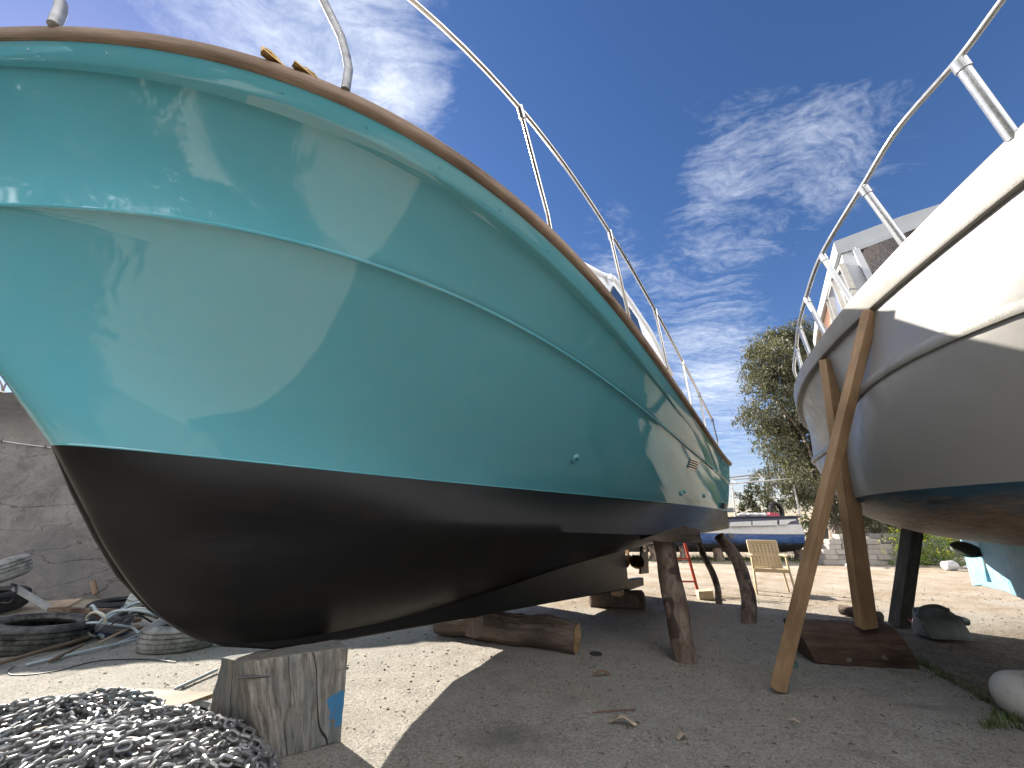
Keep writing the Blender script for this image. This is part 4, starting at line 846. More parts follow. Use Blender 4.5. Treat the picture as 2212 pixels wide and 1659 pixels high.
# unseen board added under the far bilge to bound the sunlit ground
m=MB(); ra_=[];rb_=[]
for u,v0 in ((.1,.95),(.4,.62),(.72,.42),(1.4,.08),(2.19,-.14),(3.0,-.22),(3.58,-.25),(4.73,-.22),(5.6,-.2),(6.2,-.2)):
    c_=cC.atu(u); vp=c_[1]+.05; ra_.append(gb.w(u,-vp,(v0+vp)*math.tan(R(34)))); rb_.append(gb.w(u,-vp-.02,c_[2]+.12))
m.grid([ra_,rb_],[[(i*.7,0,0) for i in range(10)],[(i*.7,.3,0) for i in range(10)]]); o=obj('bilge_sun_blocker',m,OLD); o.modifiers.new('t','SOLIDIFY').thickness=.02
tag(o,'unseen grey board added along the far bilge of the turquoise boat to block sunlight','plank')
# ---------------------------------------------------------------- plants
def leafmat(name,c1,c2,c3,trans=.35):
    t=NT(name); a=t.n('ShaderNodeAttribute',attribute_name='st').outputs['Vector']; s=t.sep(a)
    c=t.ramp(s[0],[(.0,c1),(.55,c2),(1.,c3)]); t.fin(c,.5,None,spec=.35)
    tr=t.n('ShaderNodeBsdfTranslucent'); t.l(t.mix(.5,c,(c3[0]*1.5,c3[1]*1.6,c3[2])),tr.inputs[0]); mx=t.n('ShaderNodeMixShader'); mx.inputs[0].default_value=trans
    t.l(t.b.outputs[0],mx.inputs[1]); t.l(tr.outputs[0],mx.inputs[2]); t.l(mx.outputs[0],t.out.inputs[0]); return t.m
EUL=leafmat('eucalyptus_leaf',(.024,.027,.014),(.06,.062,.033),(.135,.128,.082)); CYL=leafmat('cypress_leaf',(.012,.02,.010),(.035,.045,.02),(.075,.075,.035),.2)
SHL=leafmat('shrub_leaf',(.06,.10,.02),(.13,.20,.04),(.24,.30,.06)); FLW=leafmat('flower',(.55,.48,.03),(.65,.58,.05),(.7,.65,.12)); HEDL=leafmat('hedge_leaf',(.018,.028,.014),(.045,.058,.028),(.09,.10,.05),.25)
TRUNKM=paint('tree_bark',(.19,.15,.12),.9,.35,6,bump=.4)
def leaves(m,clumps,per,L,w,droop,seed=0):
    rg=np.random.default_rng(seed)
    for (c,r) in clumps:
        tone=rg.uniform(0,.7)
        P=rg.normal(0,.45,(per,3))*r; P[:,2]*=.8
        for p in P:
            l=L*rg.uniform(.6,1.25); ww=w*rg.uniform(.7,1.2); a=rg.uniform(0,6.28); e=rg.normal(-droop,.55)
            d=np.array([math.cos(a)*math.cos(e),math.sin(a)*math.cos(e),math.sin(e)]); s=np.cross(d,rg.normal(0,1,3)); s/=np.linalg.norm(s)+1e-6
            o=c+p; k=min(1,max(0,tone+rg.uniform(-.15,.35)))
            m.add([o,o+d*l*.5+s*ww,o+d*l,o+d*l*.5-s*ww],[(0,1,2,3)],[(k,0,0)]*4,False)
def clumps_in(blobs,dens,cr,seed=0,shell=.55):
    rg=np.random.default_rng(seed); out=[]
    for c,r in blobs:
        r3=np.array(r if hasattr(r,'__len__') else (r,r,r)); n=int(dens*r3[0]*r3[1]*r3[2]**1.0)
        for _ in range(max(3,n)):
            v=rg.normal(0,1,3); v/=np.linalg.norm(v); k=rg.uniform(shell,1)**.6; out.append((np.array(c)+v*r3*k,cr*rg.uniform(.7,1.3)))
    return out
def px_blobs(L,Y,jit=0,seed=3):
    rg=np.random.default_rng(seed); out=[]
    for x,y,r in L:
        yy=Y+rg.uniform(-jit,jit); c=AT(x,y,yy); d=c[1]*CT+(c[2]-CH)*STH; out.append((c,r*S/FPX*d))
    return out
def limb(m,a,b,r0,r1,bend=.3,seed=0,n=8):
    a,b=np.array(a),np.array(b); rg=np.random.default_rng(seed); o=rg.normal(0,bend,3); P=[a+(b-a)*k/n+o*math.sin(math.pi*k/n)*.5+rg.normal(0,.03,3)*(0<k<n) for k in range(n+1)]; m.tube(P,list(np.linspace(r0,r1,n+1)),8); return P
# eucalyptus
YE=15.5; base=AT(1800,1150,YE); base[2]=0; ET=tag(empty('eucalyptus_tree',tuple(base)),'tall ragged eucalyptus tree rising behind the stern of the white boat','tree')
EB=px_blobs([(1735,715,34),(1700,730,36),(1660,745,34),(1635,770,28),(1690,775,46),(1740,770,44),(1640,810,34),(1690,820,42),(1735,830,46),(1625,835,22),(1660,850,28),(1720,870,34),(1640,905,40),(1612,905,18),(1690,910,38),(1730,925,44),(1665,945,36),(1700,975,42),(1745,990,46),(1680,1005,30),(1720,1035,40),(1660,1035,22),(1765,1045,44),(1740,1085,34),(1700,1070,24),(1800,1000,60),(1800,1075,50),(1840,1090,46),(1790,880,60),(1780,760,50),(1850,960,60),(1880,1105,40),(1920,1115,38),(1960,1120,30),(1655,1060,18)],YE,1.1)
m=MB(); leaves(m,clumps_in(EB,85,.34,5,.3),40,.19,.026,.85,6); obj('crown',m,EUL,ET)
m=MB(); tp=limb(m,base,base+np.array([.6,.1,2.6]),.30,.16,.25,1)[-1]
for i,(c,r) in enumerate(EB[::2]):
    mid=tp+(np.array(c)-tp)*.45+np.array([0,0,.5]); limb(m,tp+np.array([0,0,.0]),mid,.07,.04,.4,i+3); limb(m,mid,c,.04,.012,.3,i+40)
obj('trunk',m,TRUNKM,ET)
# cypress
YC=19.; base=AT(1636,1140,YC); base[2]=0; CTR=tag(empty('cypress_tree',tuple(base)),'dark bushy cypress behind the metal awning frame','tree')
CB=px_blobs([(1634,1030,9),(1632,1042,13),(1634,1056,20),(1622,1068,20),(1650,1066,20),(1612,1082,22),(1640,1082,28),(1665,1080,20),(1608,1100,24),(1640,1102,32),(1672,1098,22),(1602,1118,22),(1630,1120,30),(1664,1116,26),(1682,1112,14),(1600,1134,24),(1640,1136,32),(1676,1132,24)],YC,.5)
m=MB(); leaves(m,clumps_in(CB,60,.20,8,.5),42,.13,.03,-.5,9); obj('crown',m,CYL,CTR); m=MB(); limb(m,base,base+np.array([0,0,2.6]),.18,.05,.1,2); obj('trunk',m,TRUNKM,CTR)
# far low trees and hedge: reads as one mass
m=MB(); HB=px_blobs([(x,1122+random.uniform(-10,8),random.uniform(16,30)) for x in range(1745,2230,17)],27,2.5)+px_blobs([(x,1138,16) for x in range(1380,2230,14)],25,2)
leaves(m,clumps_in(HB,9,.42,12,.3),26,.24,.06,.3,13); tag(obj('hedge',m,HEDL,origin=(10,25,0)),'far off belt of dark green trees and bushes beyond the yard','hedge',None,'stuff')
# mustard shrub
YS=13.0; base=AT(2000,1215,YS); base[2]=0; ST_=tag(empty('flowering_shrub',tuple(base)),'bright green bush full of small yellow flowers behind the dark prop','shrub')
SB=px_blobs([(1930,1190,22),(1950,1170,24),(1975,1165,26),(1995,1190,30),(2020,1175,30),(2045,1190,28),(2065,1185,24),(2080,1205,20),(1960,1200,24),(2010,1210,24),(2050,1212,22),(1925,1212,14),(1985,1150,14),(2030,1150,14),(2060,1160,16),(2010,1145,10)],YS,.35)
m=MB(); leaves(m,clumps_in(SB,300,.16,14,.2),24,.075,.015,-.4,15); obj('foliage',m,SHL,ST_)
m=MB(); fc=clumps_in([(c+np.array([0,0,r*.35]),r*.95) for c,r in SB[:9]+SB[12:]],170,.10,16,.75); leaves(m,fc,9,.05,.022,-.2,17); obj('flowers',m,FLW,ST_)['kind']='stuff'
m=MB(); 
for i in range(16): c=SB[i][0]; limb(m,(base[0],base[1],0),c,.014,.006,.05,i,5)
obj('stems',m,SHL,ST_)
# green verge at the yard's far edge
m=MB()
for i in range(1500):
    x=random.uniform(2.6,14.5); y=13.6+random.random()*2.2+ .3*math.sin(x*2); tuft(m,x,y,-.01,5,random.uniform(.05,.24)*(1 if y>14 else .5),.12)
tag(obj('verge',m,leafmat('verge_leaf',(.05,.09,.02),(.09,.14,.03),(.16,.2,.06)) if False else GRASS,origin=(8,14,0)),'strip of green weeds along the far edge of the yard','grass',None,'stuff')
# ---------------------------------------------------------------- far blue and white boat
YB=14.; Z=lambda y,x=1650:AT(x,y,YB)[2]; X=lambda x,y=1150:AT(x,y,YB)[0]
def bluehull():
    t=NT('blue_hull'); p=t.st(src='pos'); z=t.sep(p)[2]; n=t.noise(t.st((1,1,2.2),src='pos'),3.5,7,.72,.8)
    b=t.ramp(n,[(.3,(.012,.035,.11)),(.5,(.025,.07,.20)),(.7,(.09,.13,.20))]); m_=t.math('ADD',z,t.math('MULTIPLY',t.math('SUBTRACT',n,.5),.35)); mr=t.n('ShaderNodeMapRange'); t.l(m_,mr.inputs[0]); mr.inputs[1].default_value=.52; mr.inputs[2].default_value=.62
    return t.fin(t.mix(mr.outputs[0],t.ramp(n,[(.45,(.012,.014,.016)),(.75,(.05,.05,.045))]),b),.6,t.bump(n,.4,.02))
BLUEH=bluehull(); NAVYB=paint('navy_band',(.018,.02,.045),.45,.2,4); GREYW2=paint('chalky_white',(.36,.355,.345),.6,.08,4,dirt=(.30,.27,.22),dirtamt=.5)
o=np.array([X(1736),YB,0]); FB=tag(empty('old_boat',tuple(o)),'old blue and chalky white boat with navy cabin band resting on stumps','boat')
xs=o[0]; ft=np.array([-1,0.02,0.]); ft/=np.linalg.norm(ft); fbk=np.array([0.,1,0])
LB_=6.6; zs_=Z(1155); zk_=.22; zd=Z(1133,1735)
def fsec(k,part):
    u=LB_*k; nar=1-(max(0,k-.35)/.65)**2.2; bm=1.25*max(.02,nar); yc=1.25; sh=.16*k*k; P=lambda v,z:o+ft*u+fbk*(yc-v)+np.array([0,0,z])
    if part=='hull': return [P(v*bm,z+sh*(z>.4)) for v,z in ((.0,zk_),(.55,zk_+.07),(.85,zk_+.22),(.98,.62),(1.0,zs_))]
    if part=='top': return [P(v*bm,z+sh) for v,z in ((1.0,zs_),(1.02,zs_+.02),(.985,zd))]
    if part=='other': return [P(-v*bm,z+sh*(z>.4)) for v,z in ((.0,zk_),(.55,zk_+.07),(.85,zk_+.22),(.98,.62),(1.0,zs_),(.985,zd))]
K=np.linspace(0,1,22)
for nm,pt,mt in (('hull','hull',BLUEH),('topside','top',GREYW2)):
    m=MB(); m.grid([fsec(k,pt) for k in K]); 
    if pt=='hull': m.grid([fsec(k,'other')[:5] for k in K],flip=True)
    obj(nm,m,mt,FB)
a0,b0=fsec(0,'hull'),fsec(0,'other'); m=MB().add(a0+[fsec(0,'top')[-1],b0[5]]+b0[:0:-1][1:],[tuple(range(len(a0)+2+len(b0[:0:-1][1:])))],None,False); obj('transom',m,GREYW2,FB)
m=MB().grid([[fsec(k,'top')[-1],fsec(k,'other')[-1]] for k in K[:-1]],smooth=False); obj('deck',m,GREYW2,FB)
def cab(u,v,z): return o+ft*u+fbk*v+np.array([0,0,z])
zc0,zc1=Z(1131),Z(1116,1735); m=MB().hexa([cab(0.02,.05,zc0-.06),cab(4.4,.12,zc0-.02),cab(4.4,2.3,zc0),cab(.02,2.4,zc0-.05),cab(.02,.07,zc1),cab(4.4,.2,zc1-.06),cab(4.4,2.25,zc1-.06),cab(.02,2.38,zc1)]); CABF=obj('cabin',m,NAVYB,FB,bevel=.02)
m=MB().hexa([cab(-.05,.0,zc1),cab(4.45,.12,zc1-.06),cab(4.45,2.3,zc1-.06),cab(-.05,2.42,zc1),cab(-.05,.0,zc1+.03),cab(4.45,.12,zc1-.03),cab(4.45,2.3,zc1-.03),cab(-.05,2.42,zc1+.03)]); obj('cabin_roof',m,NAVYB,FB)
for x0,x1,c in ((1577,1623,0),(1626,1679,0),(1684,1720,1)):
    y0,y1=1137-(x0-1577)*.03,1128-(x0-1577)*.045
    P=[AT(x0,y0,YB-.03),AT(x1,y0-.8,YB-.03),AT(x1,y1-2,YB-.0),AT(x0,y1,YB-.0)]
    if c: P=[P[0],AT(1700,1133,YB-.03),AT(1708,1126.5,YB-.02),AT(1719,1124,YB-.02),AT(1720,1121.5,YB),P[3]]
    obj('window_panel',MB().prism(P,(0,.025,0)),GREYW2,CABF)
P=AT(1580,1158,YB-.06); obj('exhaust',disc(MB(),P,(0,-1,0),[(0,.02),(.05,.02),(.06,.03),(.085,.02),(.09,-.05)]),DARKMET,FB)
AW=paint('awning_tube',(.36,.34,.32),.5,.2,9); AWN=obj('awning_frame',MB(),AW,FB) if False else None
m=MB(); y0,y1=14.3,16.2
def bar(p,q,r=.02): m.tube([p,q],r,8)
A1,B1=AT(1560,1033,y1),AT(1710,1017,y1); A2,B2=AT(1560,1046,y0),AT(1714,1034,y0); A3,B3=AT(1560,1038,15.3),AT(1720,1025,15.3)
bar(A1,B1,.032); bar(A2,B2,.024); bar(A3,B3,.022); bar(B1,B2,.024); bar(A1,A2,.024); bar(AT(1581,1044,y0),AT(1589,1124,y0),.026); bar(AT(1711,1034,y0),AT(1729,1118,y0),.03); bar(B1,AT(1728,1112,y1),.026); bar(AT(1574,1034,y1),AT(1590,1043,y0),.018); bar(AT(1640,1024,y1),AT(1652,1040,y0),.016); bar(AT(1583,1060,y0),AT(1600,1090,y0)*.5+AT(1583,1060,y0)*.5,.012)
obj('awning_frame',m,AW,FB)
# things on its deck
p=AT(1627,1119,14.5); p[2]=zc1+.0; m=MB()
for i in range(7): ico(m,(p[0]+(i-3)*.13,p[1]+.05*(i%2),p[2]+.07),.12,1.2,1,.6,i,2)
tag(obj('cloth_bundle',m,GREYW2),'white bundled cloth lying on the old boat roof','bundle')
p=AT(1680,1117,14.6); p[2]=zc1+.22; tyre('tyre',p,.30,.21,.14,TYREB,'small black tyre standing upright on the roof of the old boat',Matrix.Rotation(1.45,3,'X')@Matrix.Rotation(.3,3,'Y'),48)
p=AT(1671,1115,14.45); m=MB().hexa([np.array(p)+np.array(q) for q in ((-.22,-.1,-.02),(.2,-.1,-.02),(.2,.1,-.02),(-.22,.1,-.02),(-.15,-.08,.13),(.16,-.08,.10),(.16,.08,.10),(-.15,.08,.13))],5,seed=3,amp=.012); tag(obj('red_bag',m,paint('red_cloth',(.30,.03,.05),.7)),'small dark red bag in front of the upright tyre on the old boat','bag')
for x,y0_,r,lab in ((1554,1219,.16,'grey stump under the middle of the old boat'),(1479,1216,.12,'grey stump behind the red ladder under the old boat'),(1727,1206,.15,'dark stump under the stern of the old boat'),(1415,1214,.15,'grey stump under the bow of the old boat, behind the rudder')):
    b=AT(x,y0_,YB+.5); m=MB().tube([(b[0],b[1],-.02),(b[0]+.02,b[1],.2),(b[0]-.02,b[1]+.02,.48)],[r*1.15,r,r*.95],14,wob=.15,seed=x); tag(obj('stump',m,BARK),lab,'stump','stumps under the old boat')
# concrete blocks stacked behind
CB_=[paint('concrete_block%s'%('' if i==0 else '_dull' if i==1 else '_pale'),c,.9,.15,6,dirt=(.2,.19,.17),dirtamt=.4,bump=.4) for i,c in enumerate(((.24,.22,.195),(.16,.15,.14),(.29,.27,.24)))]
bmesh0=MB().box((0,0,.075),(.39,.30,.142)); protoB=obj('concrete_block',bmesh0,CB_[0],None,(0,0,0),bevel=.006); used=[0]
def blk(x,y,z,rz,mi,lab,grp):
    if used[0]==0: b=protoB; used[0]=1
    else: b=protoB.copy(); COL.objects.link(b)
    if mi:
        key='m%d'%mi
        if key not in BM: BM[key]=protoB.data.copy(); BM[key].materials[0]=CB_[mi]
        b.data=BM[key]
    b.location=(x,y,z); b.rotation_euler=(0,0,rz); tag(b,lab,'concrete block',grp); return b
BM={}
x0=AT(1772,1214,13.2)[0]
for r in range(6):
    n=(6,6,6,5,4,2)[r]
    for k in range(n):
        blk(x0+.2+k*.405+random.uniform(-.02,.02)+(.08 if r%2 else 0)+(0,0,.05,.2,.35,.62)[r],13.2+random.uniform(-.03,.03),.147*r,random.uniform(-.05,.05),random.choice((0,2,2)),'pale concrete block in the sunlit stepped stack behind the pine props','concrete blocks in the stepped stack')
x1=AT(1880,1210,13.9)[0]
for r in range(6):
    for k in range(5 if r<4 else 3):
        blk(x1+.2+k*.41+(.1 if r%2 else 0),13.9+random.uniform(-.04,.04),.147*r,random.uniform(-.06,.06),1,'dull grey concrete block in the darker stack beside the yellow bush','concrete blocks in the darker stack')
x2=AT(1760,1150,16.5)[0]
for r in range(7):
    for k in range(14):
        if r<6 or k%5<3: blk(x2+k*.44,16.5,.147*r,0,1,'dull grey concrete block in the long low row behind the other stacks','concrete blocks in the long row')
# ---------------------------------------------------------------- chair, ladder, small things
CHP=paint('cream_plastic',(.46,.36,.22),.45,.08,5,dirt=(.30,.24,.16),dirtamt=.25); c0=(G(1646,1287)+G(1709,1285))/2; 
CHR=empty('plastic_chair',tuple(c0)); tag(CHR,'cream plastic armchair with woven back standing on the sunlit gravel','chair')
ca=R(24); rx=np.array([math.cos(ca),-math.sin(ca),0]); fw=np.array([-math.sin(ca),-math.cos(ca),0]); upz=np.array([0,0,1.])
def cp(a,b,z): return c0+rx*a-fw*b+upz*z                 # a right, b backwards
for sx in (-1,1):
    P=[cp(sx*.30,-.0,0),cp(sx*.275,.02,.42),cp(sx*.27,.02,.62)]; m=MB(); m.beam(P[0],P[1],.055,.03,up=tuple(rx)); m.beam(P[1],P[2],.055,.03,up=tuple(rx)); obj('leg',m,CHP,CHR,bevel=.006)
    m=MB(); m.beam(cp(sx*.27,.48,0),cp(sx*.235,.40,.42),.05,.03,up=tuple(rx)); obj('leg',m,CHP,CHR,bevel=.006)
    P=[cp(sx*.27,0.0,.635),cp(sx*.27,.06,.655),cp(sx*.265,.25,.645),cp(sx*.255,.44,.64)]; m=MB()
    for i in range(3): m.beam(P[i],P[i+1],.06,.022)
    obj('armrest',m,CHP,CHR,bevel=.008)
m=MB().hexa([cp(-.26,.0,.40),cp(.26,.0,.40),cp(.23,.44,.37),cp(-.23,.44,.37),cp(-.26,.0,.43),cp(.26,.0,.43),cp(.23,.44,.40),cp(-.23,.44,.40)]); m.beam(cp(-.27,0,.395),cp(.27,0,.395),.03,.06); obj('seat',m,CHP,CHR,bevel=.006)
def bp(a,k,o=0): return cp(a*(1+.05*k),.42+.13*k+o,.38+.50*k)
m=MB()
for sx in (-1,1): m.beam(bp(sx*.225,0),bp(sx*.225,1),.05,.035,up=tuple(fw))
m.beam(bp(-.245,.96),bp(.245,.96),.07,.035,up=tuple(fw)); m.beam(bp(-.22,.06),bp(.22,.06),.05,.03,up=tuple(fw)); BKF=obj('back_frame',m,CHP,CHR,bevel=.008)
m=MB()
for i in range(7):
    a=-.18+.06*i; m.beam(bp(a,.08),bp(a,.92),.046,.008,up=tuple(fw))
for j in range(8):
    k=.13+.105*j; m.beam(bp(-.21,k,.006),bp(.21,k,.006),.042,.008,up=tuple(-fw))
obj('woven_back',m,CHP,CHR)
REDP=paint('red_paint',(.42,.055,.025),.5,.2,8,chips=((.25,.16,.1),.64)); b1_=G(1509,1283); LD=tag(empty('ladder',tuple(b1_)),'orange red ladder standing behind the thick eucalyptus post','ladder')
tp_=AT(1467,1128,b1_[1]+.1); lw=np.array([-.43,.06,0])
for q in (np.zeros(3),lw): m=MB(); m.beam(b1_+q,tp_+q*.92,.05,.028,up=(0,1,0)); obj('rail',m,REDP,LD,bevel=.004)
for k in (.16,.47,.79): m=MB(); m.beam(b1_+(tp_-b1_)*k,b1_+(tp_-b1_)*k+lw,.045,.022,up=(0,.3,1)); obj('rung',m,REDP if k<.7 else BROWNW,LD)
LIME=paint('limestone',(.50,.40,.25),.9,.15,10,bump=.5); o=G(1525,1293); m=MB().hexa([o+np.array(q) for q in ((-.14,-.06,-.01),(.12,-.08,-.01),(.14,.1,-.01),(-.12,.1,-.01),(-.145,-.06,.12),(.115,-.08,.135),(.14,.1,.14),(-.12,.1,.12))],8,seed=8,amp=.012); tag(obj('limestone_block',m,LIME),'small squared limestone block on the gravel right of the ladder foot','stone')
# jerrycan lying on its side
o=G(2040,1376); JC=tag(empty('jerrycan',tuple(o)),'grey plastic jerrycan lying on its side at the shadow edge','jerrycan'); JM=paint('jerrycan_plastic',(.085,.10,.09),.5,.3,6,dirt=(.22,.20,.16),dirtamt=.45)
q=[(-.24,-.10,0),(.17,-.17,0),(.24,.10,.0),(-.20,.16,.0),(-.29,-.07,.185),(.15,-.12,.22),(.20,.12,.30),(-.12,.17,.27)]
m=MB().hexa([o+np.array(k) for k in q],14,seed=5,amp=.010,smooth=True,freq=4); obj('can_body',m,JM,JC)
m=MB().tube([o+np.array([.19,-.03,.17]),o+np.array([.285,-.02,.155])],[.05,.042],14); obj('cap',m,JM,JC)
m=MB().tube(spline([o+np.array(k) for k in ((-.25,-.02,.205),(-.15,.0,.285),(.02,.0,.31),(.14,-.01,.27))],5),.018,10); obj('handle',m,JM,JC)
ORG=paint('orange_plastic',(.50,.08,.03),.5,.2,9); o=G(1996,1368); m=MB().grid([[o+np.array([a*.11-.02,-.05*b+.02*a,.06-.06*a+.035*abs(b)]) for b in (-1,-.5,0,.5,1)] for a in np.linspace(-.8,1,8)]); b_=obj('scoop',m,ORG); b_.modifiers.new('t','SOLIDIFY').thickness=.006; tag(b_,'orange red plastic scoop sticking out beside the jerrycan','scoop')
# mooring buoy at the right edge
BUO=paint('buoy_white',(.36,.35,.335),.6,.12,7,dirt=(.12,.115,.10),dirtamt=.75,bump=.3); o=G(2240,1560); rr=.15
M=Vector((.95,-.30,.05)).to_track_quat('Z','Y').to_matrix(); prof=[(max(.001,rr*math.sin(a)),-rr*math.cos(a)) for a in np.linspace(0.02,math.pi/2,10)]+[(rr,.08),(rr*1.015,.085),(rr*1.015,.095),(rr,.10),(rr,.26)]+[(max(.001,rr*math.cos(a)),.26+rr*math.sin(a)) for a in np.linspace(.2,math.pi/2-.02,8)]
tag(obj('mooring_buoy',MB().lathe(prof,o+np.array([-.0,.02,rr-.03]),M,36),BUO),'dirty white mooring buoy lying in the weeds at the right edge','buoy')
o=AT(2058,1236,11.6); o[2]=0; M=Vector((1,.1,.05)).to_track_quat('Z','Y').to_matrix(); tag(obj('canister',MB().lathe([(.001,-.2),(.09,-.195),(.12,-.16),(.125,.1),(.09,.16),(.04,.18),(.04,.22),(.001,.22)],o+np.array([0,0,.12]),M,20),GREYW2),'white plastic canister lying in front of the yellow flowered bush','canister')
o=G(1907,1346); M=Vector((.5,-1,.1)).to_track_quat('Z','Y').to_matrix(); tag(obj('log_piece',MB().tube([o+np.array([0,.0,.07]),o+np.array([-.18,.42,.075])],.065,14,wob=.1),LOGW),'short round log piece behind the foot of the wide pine prop','log')
o=AT(1850,1216,12.6); o[2]=0
for x,y,Yw in ((1855,1216,12.4),(2095,1232,12.),(1835,1214,12.7)):
    p=AT(x,y,Yw); p[2]=.03; m=ico(MB(),p,.1,1.5,.8,.7,x,2); tag(obj('white_stone',m,GREYW2),{1855:'white rag like stone at the foot of the block stack',2095:'white stone just right of the white canister',1835:'smaller white stone left of the other by the block stack'}[x],'stone')

# belt of unseen trees added right and behind to darken the gloss paint's reflections
m=MB(); TB=[]
for i in range(22):
    az=R(random.uniform(82,190)); d=random.uniform(13,18); h=random.uniform(.8,4.2)*(.65+.35*math.sin(az*5)); TB.append((np.array([math.sin(az)*d,math.cos(az)*d,h]),random.uniform(1.2,2.1)))
leaves(m,clumps_in(TB,3.2,.9,21,.2),22,.5,.16,.2,23); tag(obj('unseen_tree_belt',m,HEDL,origin=(10,-8,0)),'unseen belt of dark trees added beyond the right side of the yard for the hull reflections','trees',None,'stuff')

m=MB(); TB=[]  # unseen trees added to shade the ground and darken what the bow mirrors
for x,y,h,r in ((-7.5,.6,1.5,1.3),(-7.8,.4,3.2,1.4),(-7.6,-1.,4.4,1.6),(-8.6,-.4,5.4,1.5),(-7.2,-2.6,3,1.7),(-7.6,-2.6,5.4,1.7),(-7.3,-4.4,4.6,1.8),(-7.6,-4.6,6.4,1.6),(-7.0,-6.2,2.8,1.8),(-7.4,-6.6,5.2,1.9),(-7.8,-7,7,1.6),(-6.8,-8.6,3.4,1.9),(-7,-9,6,1.9),(-7.4,-1.2,2.2,1.5),(-7.2,-4.4,2.4,1.6),(-4.5,-11,3,2.2),(-1.5,-12,3.4,2.2),(1.5,-12.5,3,2.2),(-4.6,-9.5,5,2.),(-2.4,-10,6,2.),(0,-10.2,5.2,2.),(2.4,-10,4.4,2.),(-3.6,-9.6,2.6,2.),(-1,-10,2.8,2.),(1.6,-10.2,2.4,2.),(4.4,-9.6,3,2.)): TB.append((np.array([x,y,h]),r))
leaves(m,clumps_in(TB,9,.6,31,.25),34,.34,.09,.3,33); tag(obj('unseen_tree_belt',m,HEDL,origin=(-7,-4,0)),'unseen row of trees added left of and behind the viewpoint to shade the yard','trees',None,'stuff')
# ---------------------------------------------------------------- heap of galvanised chain
CHM=paint('galvanised_chain',(.215,.215,.217),.42,.35,30,metal=.55,src='pos')
def chz(x,y):
    h=0
    for cx,cy,rx_,ry_,a in CHB: 
        d=((x-cx)/rx_)**2+((y-cy)/ry_)**2; h=max(h,a*max(0,1-d)**.6)
    return h
CHB=[]
for px_,py_,zc_,rx_,ry_,a in ((60,1600,.1,.55,.42,.20),(160,1575,.1,.45,.40,.185),(260,1605,.1,.45,.38,.165),(350,1618,.1,.38,.34,.14),(440,1630,.08,.30,.28,.15),(480,1655,.06,.17,.2,.13),(120,1690,.08,.7,.4,.18),(330,1690,.08,.55,.35,.17)):
    p=G(px_,py_,zc_); CHB.append((p[0],p[1],rx_,ry_,a))
rg=np.random.default_rng(5); NL=2000; A_=.037; Bw=.025; rw=.0088
def one_link(n=14,k=6):
    vs=[];fs=[]
    for i in range(n):
        th=2*math.pi*i/n; e=.0165; cx=(A_-Bw)*(1 if math.cos(th)>.15 else -1 if math.cos(th)<-.15 else math.cos(th)/.15); c=np.array([cx+ (Bw-rw)*math.cos(th),(Bw-rw)*math.sin(th),0]); nx=np.array([math.cos(th),math.sin(th),0])
        for j in range(k):
            ph=2*math.pi*j/k; vs.append(c+nx*rw*math.cos(ph)+np.array([0,0,rw*math.sin(ph)]))
    for i in range(n):
        for j in range(k): fs.append((i*k+j,i*k+(j+1)%k,((i+1)%n)*k+(j+1)%k,((i+1)%n)*k+j))
    return np.array(vs),fs
LV,LF=one_link()
pts=[]; x0,x1=G(-40,1600,.1)[0],G(548,1650,.03)[0]
ctrs=[(c[0],c[1]) for c in CHB]; pitch=2*(A_-rw)*.98
def inside(x,y): return chz(x,y)>.03
# several long runs snaking over the heap, lower ones first
runs=[]
for lay in range(5):
    x,y=ctrs[lay%len(ctrs)]; a=rg.uniform(0,6.28); run=[]
    for i in range(NL//5):
        a+=rg.normal(0,.33); nx_,ny_=x+pitch*math.cos(a),y+pitch*math.sin(a); t=0
        while not inside(nx_,ny_) and t<40: a+=.35; nx_,ny_=x+pitch*math.cos(a),y+pitch*math.sin(a); t+=1
        if t==40: nx_,ny_=ctrs[rg.integers(len(ctrs))]
        x,y=nx_,ny_; run.append((x,y,chz(x,y)*(.62+.095*lay)+.012+.010*lay))
    runs.append(run)
mats=[]
for run in runs:
    for i in range(1,len(run)-1):
        p=np.array(run[i]); d=np.array(run[i+1])-np.array(run[i-1])
        if np.linalg.norm(d)>.2: continue
        X_=Vector(d).normalized(); roll=(math.pi/2 if i%2 else 0)+rg.normal(.75,.25); Yv=Vector((0,0,1)).cross(X_)
        if Yv.length<1e-3: continue
        Yv.normalize(); Zv=X_.cross(Yv); Mx=Matrix((X_,Yv,Zv)).transposed()@Matrix.Rotation(roll,3,'X')@Matrix.Rotation(rg.normal(0,.18),3,'Z'); mats.append((p,Mx))
org=np.array([ctrs[2][0],ctrs[2][1],0]); CHN=tag(empty('chain',tuple(org)),'heap of galvanised steel anchor chain piled at the lower left','chain')
mats.sort(key=lambda q:-((q[0][2]-.0)*3-np.linalg.norm(q[0]-CAMP)))
lm=None
for p,Mx in mats[:99]:
    if lm is None:
        m=MB(); m.add(LV,LF); lk=obj('link',m,CHM,None,(0,0,0)); lm=lk.data
    else: lk=bpy.data.objects.new('link',lm); COL.objects.link(lk)
    lk.parent=CHN; lk.location=Vector(p)-Vector(org); lk.rotation_euler=Mx.to_euler()
m=MB()
for p,Mx in mats[99:]:
    V=LV@np.array(Mx).T+p; m.add(V,LF)
o=obj('chain_links',m,CHM,CHN); o['kind']='stuff'
